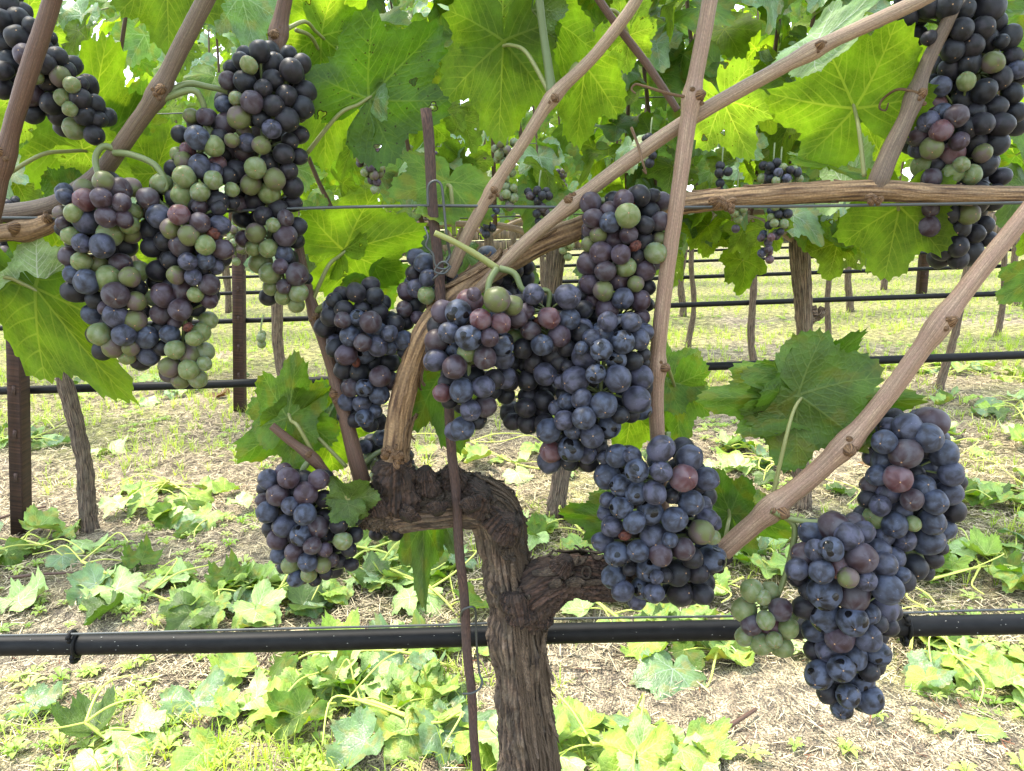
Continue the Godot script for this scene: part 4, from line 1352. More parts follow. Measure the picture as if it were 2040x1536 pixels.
	solo("trellis_wire", straight([P(-900, 1282, 0.578), P(0, 1266, 0.578), P(150, 1263, 0.577), P(500, 1254, 0.578), P(940, 1243, 0.578), P(1100, 1233, 0.578), P(1500, 1227, 0.578), P(1800, 1221, 0.577), P(2040, 1214, 0.578), P(2900, 1200, 0.578)], 0.0011, 8), M.wire, "grey wire stretched along the top of the thick black pipe", "trellis wire", "trellis wires")
	for e in [[150, 1283, "black plastic pipe clip at the left end of the thick pipe"], [1797, 1249, "black plastic pipe clip half hidden behind the lowest bunch"]]:
		var at := P(e[0], e[1], pz)
		var pc := thing("pipe_clip", e[2], "pipe clip", at)
		for q in [[0.0096, 0.0022], [-0.0098, 0.0022]]:
			var b := Build.new()
			var ring := []
			for k in 13:
				var a := TAU * k / 12.0
				ring.append([Vector3(0.001 * sin(a * 0.5), q[0] + sin(a) * 0.0036, 0.004 + cos(a) * 0.0046), q[1]])
			tube(b, ring, 10, true, null, 0.0, 0.1, Color.WHITE, 1.0)
			part("hook" if q[0] > 0 else "loop", b.mesh(), M.pipe, pc)
		var bb := Build.new()
		var arc := []
		for k in 13:
			var a := -PI / 2 + PI * k / 12.0
			arc.append([Vector3(0.003, sin(a) * 0.0100, cos(a) * 0.0100), 0.0016])
		tube(bb, arc, 10)
		part("saddle", bb.mesh(), M.pipe, pc)

func nb_leaves(nb: Node3D) -> void:
	var list := [
		[70, 573, 254, 815, 0.53, 0.43, -10, -12, 0.1, 0.05, 0.1, 0.04, "leaf_bright", -60, 590, 0.52],
		[78, 568, 128, 468, 0.535, 0.75, 60, 20, 0.2, 0.2, 0.1, 0.08, "leaf_underside"],
		[170, 292, 190, 60, 0.60, 0.62, 40, 0, 0.1, 0.05, 0.1, 0.05, "leaf_bright", 160, 330, 0.57],
		[330, -60, 335, 98, 0.60, 0.85, 20, 10, 0.1, 0.1, 0.2, 0.05, "leaf_bright"],
		[165, 298, 240, 320, 0.55, 0.8, 50, 30, 0.1, 0.1, 0.2, 0.05, "leaf_lime", 10, 350, 0.53],
		[310, 345, 330, 235, 0.58, 0.8, 30, 0, 0.1, 0.1, 0.1, 0.05, "leaf_bright"],
		[150, 400, 130, 300, 0.57, 0.75, 20, 20, 0.1, 0.15, 0.1, 0.05, "leaf_dark", 60, 440, 0.55],
		[640, 72, 720, 130, 0.60, 1.0, 60, -10, 0.1, 0.15, 0.1, 0.06, "leaf_lime", 565, 62, 0.56],
		[655, 90, 700, -60, 0.61, 0.85, 20, 10, 0.1, 0.1, 0.1, 0.06, "leaf_bright"],
		[735, 197, 868, 42, 0.57, 0.78, 20, 10, 0.05, -0.12, 0.1, 0.05, "leaf_worn", 612, 305, 0.56],
		[728, 200, 672, 70, 0.575, 0.55, 60, -50, 0.1, 0.2, 0.1, 0.05, "leaf_silver"],
		[650, 130, 640, 320, 0.62, 0.65, 30, 0, 0.1, 0.05, 0.2, 0.05, "leaf_bright", 590, 60, 0.57],
		[250, 250, 280, 160, 0.62, 1.0, 30, 0, 0.1, 0.05, 0.2, 0.05, "leaf_mid"],
		[480, -10, 500, 90, 0.64, 0.9, 30, 0, 0.1, 0.05, 0.2, 0.05, "leaf_silver"],
		[60, 205, 100, 300, 0.6, 0.9, 30, 0, 0.1, 0.05, 0.2, 0.05, "leaf_lime"],
		[20, 60, 70, -40, 0.6, 0.9, 30, 0, 0.1, 0.05, 0.2, 0.05, "leaf_lime"],
		[20, 560, 10, 480, 0.535, 0.8, 40, 30, 0.2, 0.2, 0.1, 0.08, "leaf_silver"],
	]
	for k in list.size(): hero_leaf(nb, list[k], 600 + k)

func vine_leaves(vine: Node3D) -> void:
	var list := [
		[1003, 82, 990, 278, 0.56, 0.78, 20, -6, 0.08, 0.08, 0.15, 0.06, "leaf_bright", 1095, 186, 0.53],
		[1000, 78, 1000, -60, 0.57, 0.9, 40, 10, 0.1, 0.1, 0.15, 0.05, "leaf_lime"],
		[1165, 130, 1150, 285, 0.61, 0.72, 20, 0, 0.1, 0.05, 0.15, 0.05, "leaf_bright", 1120, 185, 0.54],
		[1095, 40, 1150, 150, 0.575, 0.7, 50, 30, 0.1, 0.15, 0.2, 0.05, "leaf_bright"],
		[1060, 20, 1040, 75, 0.565, 1.0, 60, 30, 0.2, 0.3, 0.3, 0.08, "leaf_deep"],
		[892, 362, 866, 470, 0.545, 1.18, -60, 4, 0.1, 0.14, 0.1, 0.05, "leaf_mid", 905, 470, 0.54],
		[686, 500, 838, 440, 0.565, 0.78, 30, 14, 0.05, 0.10, 0.15, 0.05, "leaf_bright", 622, 600, 0.55],
		[680, 498, 625, 430, 0.565, 0.9, 50, -20, 0.1, 0.15, 0.15, 0.05, "leaf_lime"],
		[740, 560, 760, 600, 0.58, 1.3, 60, 0, 0.1, 0.1, 0.1, 0.05, "leaf_mid"],
		[1703, 216, 1636, 38, 0.57, 0.98, 20, -8, 0.05, 0.06, 0.12, 0.05, "leaf_bright", 1722, 352, 0.545],
		[1625, 88, 1760, -20, 0.535, 0.40, 20, -30, 0.15, 0.2, 0.1, 0.06, "leaf_underside"],
		[1792, 412, 1772, 550, 0.56, 0.92, 20, 0, 0.08, 0.08, 0.15, 0.05, "leaf_bright", 1760, 390, 0.545],
		[1690, 380, 1735, 272, 0.60, 0.75, 30, 0, 0.1, 0.1, 0.15, 0.05, "leaf_underside"],
		[1650, 330, 1680, 300, 0.58, 1.5, 60, 0, 0.1, 0.1, 0.15, 0.05, "leaf_mid"],
		[1590, 787, 1706, 884, 0.52, 1.05, -50, 8, 0.05, 0.10, 0.12, 0.05, "leaf_dark", 1537, 1000, 0.505],
		[1586, 785, 1716, 655, 0.53, 0.55, 20, 25, 0.05, -0.1, 0.1, 0.05, "leaf_worn"],
		[1594, 790, 1814, 806, 0.527, 0.42, 20, -10, 0.05, 0.1, 0.1, 0.05, "leaf_dark"],
		[1582, 790, 1394, 800, 0.528, 0.52, 20, 10, 0.05, 0.1, 0.1, 0.05, "leaf_mid"],
		[573, 832, 590, 700, 0.53, 0.66, 20, -8, 0.05, 0.10, 0.12, 0.06, "leaf_mid", 625, 905, 0.525],
		[576, 834, 652, 768, 0.532, 0.5, 20, 30, 0.05, 0.2, 0.12, 0.06, "leaf_bright"],
		[590, 838, 480, 905, 0.545, 0.75, 30, 0, 0.08, 0.10, 0.12, 0.06, "leaf_mid", 690, 930, 0.535],
		[650, 845, 560, 960, 0.56, 0.6, 30, 0, 0.08, 0.10, 0.12, 0.06, "leaf_bright"],
		[645, 850, 665, 800, 0.55, 0.5, 20, 0, 0.1, 0.3, 0.1, 0.06, "leaf_silver"],
		[694, 1000, 728, 942, 0.505, 0.85, -20, 10, 0.08, 0.10, 0.12, 0.08, "leaf_deep", 690, 985, 0.52],
		[694, 1004, 664, 1036, 0.503, 1.0, -20, 10, 0.08, 0.10, 0.12, 0.08, "leaf_deep"],
		[845, 1045, 836, 1186, 0.57, 0.36, 10, -10, 0.08, 0.20, 0.12, 0.05, "leaf_dark", 860, 1010, 0.55],
		[885, 1040, 905, 1100, 0.60, 0.7, 10, -10, 0.08, 0.20, 0.12, 0.05, "leaf_deep"],
		[880, 745, 905, 900, 0.565, 0.62, 20, -6, 0.08, 0.10, 0.12, 0.05, "leaf_dark", 960, 690, 0.54],
		[1330, 760, 1400, 700, 0.56, 0.95, 40, 0, 0.08, 0.10, 0.12, 0.05, "leaf_mid"],
		[1345, 770, 1360, 875, 0.562, 0.75, 30, 0, 0.08, 0.10, 0.12, 0.05, "leaf_mid", 1312, 720, 0.53],
		[1258, 820, 1250, 910, 0.57, 0.85, 40, 0, 0.08, 0.10, 0.12, 0.05, "leaf_bright", 1300, 780, 0.54],
		[1455, 1022, 1420, 930, 0.555, 0.75, 20, 0, 0.08, 0.10, 0.12, 0.05, "leaf_dark", 1440, 1100, 0.525],
		[1458, 1024, 1572, 1062, 0.56, 0.62, 20, 0, 0.08, 0.10, 0.12, 0.05, "leaf_mid"],
		[1250, 1040, 1116, 1020, 0.565, 0.52, 10, 0, 0.08, 0.10, 0.12, 0.05, "leaf_dark"],
		[2075, 545, 1985, 605, 0.56, 0.6, 10, 0, 0.08, 0.10, 0.12, 0.05, "leaf_mid"],
		[2090, 70, 2000, 130, 0.57, 0.85, 30, 0, 0.08, 0.10, 0.12, 0.05, "leaf_mid"],
		[1255, 70, 1250, 130, 0.56, 0.85, 30, 0, 0.08, 0.10, 0.12, 0.05, "leaf_lime", 1200, 20, 0.55],
		[1250, 60, 1290, -20, 0.57, 0.8, 30, 0, 0.08, 0.10, 0.12, 0.05, "leaf_lime"],
		[1830, 130, 1870, 200, 0.60, 0.8, 30, 0, 0.08, 0.10, 0.12, 0.05, "leaf_bright"],
		[1750, 300, 1840, 280, 0.61, 0.9, 30, 0, 0.08, 0.10, 0.12, 0.05, "leaf_bright"],
		[1440, 200, 1500, 300, 0.68, 0.8, 30, 0, 0.08, 0.10, 0.12, 0.05, "leaf_lime"],
		[940, 640, 980, 560, 0.60, 0.8, 30, 0, 0.08, 0.10, 0.12, 0.05, "leaf_deep"],
	]
	for k in list.size(): hero_leaf(vine, list[k], 700 + k)

func bunches() -> void:
	var a := [0.0, 0.0, 2.8986]
	var l := [0.0, 500.0, 2.8986]
	var t := [640.0, 0.0, 2.8986]
	var c := [640.0, 500.0, 2.8986]
	var u := [1340.0, 0.0, 2.8986]
	var ca := [1000.0, 560.0, 4.042]
	var cb := [1150.0, 850.0, 4.042]
	var cc := [1550.0, 800.0, 2.3625]
	var low := [0.0, 1000.0, 2.0]
	var lowr := [1020.0, 1000.0, 2.0]
	var s := func(o: Array, text: String) -> Array: return [o[0], o[1], o[2], text]
	bunch("very dark bunch in the top left corner crossed by a brown cane", 0.53, [s.call(a, "40 30 65d 130 70 50d 105 115 60d 15 120 60d 100 215 62d 30 255 60d 285 220 40d 180 150 45d 260 270 40d 145 320 60p 330 330 55d 265 370 55d 60 360 60d 20 410 50d 390 410 45d 350 445 55v 280 470 55d 415 490 45g 470 485 40d 205 445 40g 465 570 55d 365 565 48g 185 545 60p 300 600 60d 550 600 50d 490 665 55d 405 630 40g 620 675 48d 570 690 45d 345 670 55d 430 740 62g 545 780 52d -60 40 60d -70 180 60d -60 300 60d 60 -40 60d")], [[-60, -60, 0.54], [-10, -20, 0.53]], 22)
	bunch("long bunch, dark above with green berries at its tail, left of the slanting leaf", 0.535, [s.call(a, "1500 295 58d 1580 375 62d 1685 410 65d 1575 465 60d 1395 355 48d 1437 375 45g 1415 470 58d 1315 465 48p 1655 555 58d 1760 530 60d 1520 510 50d 1740 370 50d 1580 610 55d 1660 690 65d 1455 590 60p 1365 570 40g 1290 605 45b 1380 680 62v 1305 715 60p 1570 745 50b 1750 620 60d 1730 780 50d 1675 815 45d 1510 690 50d 1640 890 55d 1725 905 45d 1550 950 55d 1475 970 60g 1410 880 55p 1430 825 50b 1510 840 50v 1450 1065 55v 1585 1035 60v 1555 1115 60g 1670 985 45d 1690 1080 58d 1370 990 60d 1310 880 55p 1410 760 40v 1690 1175 50d 1470 1165 55d 1610 1210 55d 1520 1245 50d 1380 1180 45p 1650 1260 45p 1475 1345 55v 1580 1300 40g 1650 1360 60p 1405 1380 45p 1715 1310 50d 1465 1430 42g 1550 1435 50g 1640 1465 48b 1510 1510 55g"), s.call(l, "1500 70 55g 1560 130 55g 1620 90 45p 1715 135 62p 1565 210 45g 1640 205 40p 1550 265 48d 1635 265 45g 1725 240 50g 1710 310 45g 1775 160 30d")], [[320, 195, 0.515], [370, 168, 0.52], [410, 172, 0.525], [470, 190, 0.532], [530, 240, 0.535]], 46)
	bunch("green and mauve side bunch beside the long dark one, left", 0.52, [s.call(a, "1105 670 42v 1185 675 45p 1140 795 65b 1235 845 56g 1085 870 45m 1060 930 50v 1025 890 40g 1155 960 60b 1255 950 48m 1065 1020 60g 1060 1130 65g 1155 1110 50g 1230 1040 50g 1260 1165 55d 1340 1095 40g 1115 770 40d 1270 800 50d 1340 810 40v 935 1060 55g 1240 985 40b 1155 1195 45p 1340 1170 40d 1010 1200 50v 1080 1230 45d")], [[318, 200, 0.515], [380, 180, 0.515], [402, 200, 0.518], [408, 230, 0.52]], 20)
	bunch("plump bunch with mauve and green berries, left half of the large left pair", 0.505, [s.call(a, "500 1275 72b 615 1255 58p 635 1355 68g 715 1265 48p 585 1145 58p 490 1155 60m 600 1050 60v 490 1095 55v 690 1095 64p 425 1230 50g 770 1225 48g 415 1365 50g 470 1405 50b 590 1420 65b 400 1480 55p 360 1290 35p 760 1080 50v 350 1230 40v 700 1170 50p 750 1300 50g"), s.call(l, "470 60 52g 565 80 58v 700 75 58p 425 135 52b 503 178 68b 628 158 70g 750 150 55v 670 255 70p 555 280 52d 535 365 57b 610 330 40p 670 375 65b 785 290 52v 780 400 60v 575 480 62g 640 435 45d 655 555 58v 715 485 60b 755 560 45v 845 495 65b 735 610 45g 855 600 58b 810 640 50d 820 350 45d 720 180 50d 800 220 50d")], [[235, 300, 0.52], [205, 292, 0.515], [190, 320, 0.512], [205, 370, 0.508]], 40)
	bunch("plump dark bunch ending in green berries, right half of the large left pair", 0.508, [s.call(a, "855 1145 58p 920 1250 65b 1035 1240 55m 1155 1285 55p 1270 1300 55b 985 1320 55v 1090 1360 55v 1045 1420 60p 1185 1415 52g 1285 1440 55p 865 1330 60d 955 1395 55d 980 1490 50d 1085 1510 48b 1190 1505 52b 875 1430 55d 1230 1350 45x"), s.call(l, "1015 140 48v 1115 150 48b 1210 195 55p 915 115 60d 985 55 50d 945 255 65p 1065 232 66p 1040 340 62p 925 365 55p 1210 285 45p 1130 250 45g 1205 400 50g 1120 505 45g 1160 470 50g 980 480 50b 1085 440 35x 1010 570 55g 1095 600 58v 1185 580 50g 980 670 58v 1090 685 55g 1045 745 50v 1140 735 50g 1180 650 40g 925 450 50d 1250 90 40b 1010 410 40p 940 560 45d 900 180 50d 1170 110 45d")], [[228, 304, 0.518], [262, 308, 0.514], [310, 330, 0.51], [332, 375, 0.508]], 44)
	bunch("all dark bunch left of the arching old cane", 0.535, [s.call(c, "200 240 55d 285 200 48d 130 335 50d 75 285 45d 120 250 45d 310 260 50d 355 300 45d 235 335 45d 60 380 55d 125 400 47p 210 385 45r 285 410 58p 330 350 50d 190 470 62p 20 440 55d 170 490 60b 320 465 58b 395 475 45b 475 515 55b 240 530 50p 325 550 55b 250 590 58r 395 555 42b 145 600 58p 80 560 50d 130 685 52d 220 700 50d 300 645 45d 340 725 60p 390 640 60d 170 790 50p 250 790 48r 335 830 55b 150 870 50b 235 880 50b 310 925 40b 250 965 50r 330 985 50d 280 1000 45d 200 640 35x")], [[620, 640, 0.55], [640, 612, 0.545], [690, 590, 0.54]], 36)
	bunch("small loose bunch behind the stake, above the arching cane", 0.54, [s.call(c, "550 40 50b 595 70 55b 615 155 48b 535 130 45d 550 215 50b 490 235 48p 610 255 52g 480 335 42p 545 305 55d 480 380 42d 555 385 38p 765 170 42d 640 60 45d")], [[905, 520, 0.54], [880, 525, 0.54], [850, 520, 0.54]], 8)
	bunch("mauve and blue middle bunch with a thin tail, in front of the old cane", 0.492, [s.call(c, "850 500 72r 790 358 70r 970 500 52p 1050 545 58r 770 670 70p 945 615 65p 845 585 55g 665 520 65p 740 470 60b 660 630 62b 920 395 60m 1035 415 58m 855 295 70m 700 350 65p 1015 280 72v 1105 315 55v 1135 380 58p 700 820 50m 810 805 65b 935 785 60b 862 920 58b 945 900 60p 815 1025 65b 770 1040 55b 1050 620 58b 740 870 40d 900 985 45d 1000 740 55d 730 760 50d 880 250 40p")], [[990, 535, 0.51], [975, 560, 0.504], [968, 600, 0.498]], 22)
	bunch("broad purple bunch shaded below, right of the middle tail", 0.51, [s.call(ca, "255 105 80b 530 125 100b 545 305 82b 380 295 85m 120 295 85p 640 400 95b 325 515 85b 465 440 85p 230 400 75p 350 750 90b 85 200 80v 100 460 75g 165 545 80d 250 650 80d 210 800 80d 190 1020 78d 80 1060 90d 340 960 75d 210 930 75d 210 1150 80d 90 1130 70d 360 880 70d 330 1060 70d 420 600 90d 60 800 80d 660 230 70d 200 240 60p 290 335 50x 30 920 70d 60 660 70d")], [[995, 535, 0.512], [1025, 545, 0.51], [1045, 580, 0.508]], 34)
	bunch("purple bunch with one bright green berry on top, left of the upright cane", 0.52, [s.call(t, "1770 1245 68g 1840 1130 58d 1745 1155 55p 1665 1220 52p 1665 1285 55b 1570 1260 55p 1895 1220 55d 1870 1300 50d 1600 1355 48v 1685 1390 62p 1775 1355 52p 1550 1325 45p 1550 1410 45v 1615 1460 60p 1730 1470 55p 1860 1395 55d 1930 1460 60g 1960 1280 55p 1915 1130 40d 1540 1500 50p 1835 1480 50p 1960 1385 45v 1815 1420 40x"), s.call(c, "1540 75 60p 1640 115 55p 1715 170 62p 1545 190 55p 1630 230 58v 1740 275 60b 1760 95 55g 1815 190 45v 1865 110 62p 1840 285 58p 1885 210 45d 1650 340 65p 1570 290 50p 1880 310 40d 1820 30 40d 1850 380 45p 1700 400 50d 1780 400 50d")], [[1150, 405, 0.522], [1190, 400, 0.522], [1228, 400, 0.52]], 36)
	bunch("blue bloomy bunch curving down beside the upright cane", 0.498, [s.call(ca, "975 490 88r 965 355 85r 800 555 82r 920 635 82r 930 785 100b 1120 775 90b 1085 955 105b 590 800 105b 755 745 75r 640 950 82b 820 995 100b 660 1100 92b 725 1250 95b 570 1200 72b 555 1355 97r 395 1370 87m 375 1205 92b 500 1120 75b 440 1020 62b 520 965 65b 865 1170 85r 660 610 95b 830 450 75b 850 325 75b 1040 330 75b 1100 470 80b 1155 410 65b 1050 640 75d 720 460 70b 385 1450 90b 690 1400 70b 640 540 55b 480 810 60b 1140 590 50d 530 690 50d 1150 660 40d 540 1460 60d 955 1080 65d 790 1350 60d")], [[1310, 700, 0.515], [1290, 660, 0.51], [1240, 650, 0.502]], 40)
	bunch("wide blue bunch with rubbed black patches hanging over the right arm", 0.492, [s.call(cb, "675 180 104b 900 255 100b 855 415 107m 1040 420 92b 675 360 83b 480 355 92r 240 400 102b 350 475 85r 480 535 87r 355 650 88r 585 685 100r 445 235 70b 320 235 90b 625 530 90b 915 610 97b 785 745 98b 615 880 103b 460 770 85b 280 805 82b 205 925 80b 315 1030 95r 490 1000 88b 670 1030 87p 570 1150 92r 290 1210 95r 365 1325 83b 520 1300 82r 620 1340 80b 245 590 65b 230 700 60b 745 910 60b 215 250 50b 1000 640 80b 1040 740 80b 1000 850 95v 1085 890 60g 855 985 85p 1075 1070 107r 800 1180 100d 975 1180 80d 1010 1260 95d 830 1350 95d 1010 1350 80d 930 1060 80d 480 1410 65b 640 1210 55b 380 875 60x 760 560 60d 420 1150 50d 700 1200 60d")], [[1330, 860, 0.515], [1328, 900, 0.51], [1318, 960, 0.5]], 36)
	bunch("tight blue bunch at the right with a few green berries, upper of two", 0.50, [s.call(cc, "720 100 72p 705 170 65b 600 245 68p 605 125 68b 500 190 57b 520 120 45b 780 245 62b 700 318 62b 563 362 64m 505 280 62b 440 262 40b 465 348 48b 675 408 62b 515 428 55b 630 462 50p 735 470 55b 805 430 55b 815 340 55b 850 380 35d 430 392 42p 480 490 47b 570 520 55b 460 545 52g 635 575 35g 550 580 55b 725 565 60b 785 600 48b 705 650 65b 595 655 50b 490 635 52b 620 735 56g 540 705 40g 645 780 55d 725 740 45d 420 460 40d 400 530 40d 770 690 30d 690 800 40d 640 350 50d 760 400 50d")], [[1700, 890, 0.497], [1745, 870, 0.5], [1800, 845, 0.5]], 44)
	bunch("lowest blue bunch at the right, its lower berries with black tips", 0.478, [s.call(cc, "165 615 62b 260 585 64p 328 635 63b 250 695 55r 180 700 50b 120 720 55p 90 790 50b 390 735 70p 290 780 52m 205 800 52b 330 830 45v 415 840 48b 495 765 58b 470 700 52b 400 615 50b 360 570 45p 515 880 68b 220 900 72r 355 915 68p 225 1010 70r 350 1030 67r 430 1000 45b 490 975 65b 580 815 38b 175 1075 55b 290 1115 62p 420 1110 62b 235 1165 55b 165 1170 42d 355 1200 60r 470 1185 55r 195 1285 62r 298 1257 60r 385 1315 60r 330 1385 55r 430 1400 62r 235 1370 50d 300 1440 50r 430 1270 45d 540 990 40d 470 1045 40d 520 1060 45d 140 890 40d")], [[1536, 1016, 0.494], [1570, 1032, 0.49], [1620, 1040, 0.482]], 44)
	bunch("tiny loose bunch of mostly green berries in front of the pipe", 0.485, [s.call(lowr, "955 352 42g 925 430 47g 1070 428 43p 955 488 40p 1040 500 45m 995 565 43g 1075 577 42g 930 535 38g 1100 505 38g 1000 380 30g 1010 470 34g 1045 550 30g")], [[1550, 1022, 0.492], [1583, 1050, 0.49], [1572, 1120, 0.488], [1548, 1190, 0.486], [1528, 1210, 0.485]], 3)
	bunch("compact purple-blue bunch left of the spotted leaf, under the cut cane", 0.515, [s.call(l, "1640 1275 50p 1665 1310 60p 1550 1320 55b 1605 1410 62p 1765 1400 65p 1680 1470 50b 1550 1500 58b 1760 1520 58b 1840 1320 55p 1520 1440 40p 1870 1430 50d 1760 1320 50d 1700 1400 45d"), s.call(low, "1135 95 45b 1200 130 42r 1065 40 40b 1105 150 38p 1075 105 30d 1220 55 37b 1265 100 42p 1245 175 34p 1175 200 36p 1115 210 34b 1295 190 28p 1225 240 37b 1285 250 32v 1160 250 34g 1230 288 30g 1180 305 32r 1320 230 28p 1255 310 24d 1330 140 30d 1365 155 35g 1350 235 28d 1390 190 30d 1415 130 30d 1300 285 25d 1130 260 26d 1300 60 36d 1290 140 34d 1350 90 34d 1400 250 26d")], [[622, 912, 0.52], [604, 935, 0.518], [598, 965, 0.516]], 36)
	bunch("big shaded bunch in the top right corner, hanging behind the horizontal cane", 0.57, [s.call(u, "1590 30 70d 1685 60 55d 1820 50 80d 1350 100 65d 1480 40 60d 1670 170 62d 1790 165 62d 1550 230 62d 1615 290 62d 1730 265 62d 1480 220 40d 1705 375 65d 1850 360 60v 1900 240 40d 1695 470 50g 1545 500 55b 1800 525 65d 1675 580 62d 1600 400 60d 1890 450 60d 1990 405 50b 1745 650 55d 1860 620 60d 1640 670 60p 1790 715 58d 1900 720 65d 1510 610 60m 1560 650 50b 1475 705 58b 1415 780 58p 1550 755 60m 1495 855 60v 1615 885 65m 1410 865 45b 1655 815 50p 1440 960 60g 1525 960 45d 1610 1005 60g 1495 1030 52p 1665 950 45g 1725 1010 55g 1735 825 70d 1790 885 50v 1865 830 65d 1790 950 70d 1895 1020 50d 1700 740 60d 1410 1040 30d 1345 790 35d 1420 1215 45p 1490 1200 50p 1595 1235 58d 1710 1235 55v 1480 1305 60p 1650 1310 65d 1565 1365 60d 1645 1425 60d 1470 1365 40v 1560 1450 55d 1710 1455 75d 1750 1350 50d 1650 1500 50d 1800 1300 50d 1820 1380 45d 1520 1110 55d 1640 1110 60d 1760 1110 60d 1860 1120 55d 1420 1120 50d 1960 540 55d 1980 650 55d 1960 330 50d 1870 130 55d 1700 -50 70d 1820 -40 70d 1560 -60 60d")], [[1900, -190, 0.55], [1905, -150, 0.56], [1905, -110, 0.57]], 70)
	bunch("few dark and green berries hidden behind the foot of the old cane", 0.565, [s.call(c, "300 1110 50d 350 1080 50b 275 1215 48g 330 1250 45v 520 1280 45v 490 1180 40d 250 1130 40b 500 1230 35d"), s.call(low, "1500 125 28d 1575 125 28d 1540 110 25d")], [[715, 935, 0.54], [735, 915, 0.55], [755, 900, 0.56]], 6)
	bunch("dark bunch half hidden behind the arching cane above the middle bunches", 0.565, [s.call(c, "1100 190 55d 1175 160 50d 960 30 55b 1040 60 50d 1120 110 48d 1190 90 40d 1050 180 50d 1080 250 50d 1000 160 45p")], [[1100, 480, 0.55], [1060, 500, 0.56], [1030, 530, 0.565]], 10)

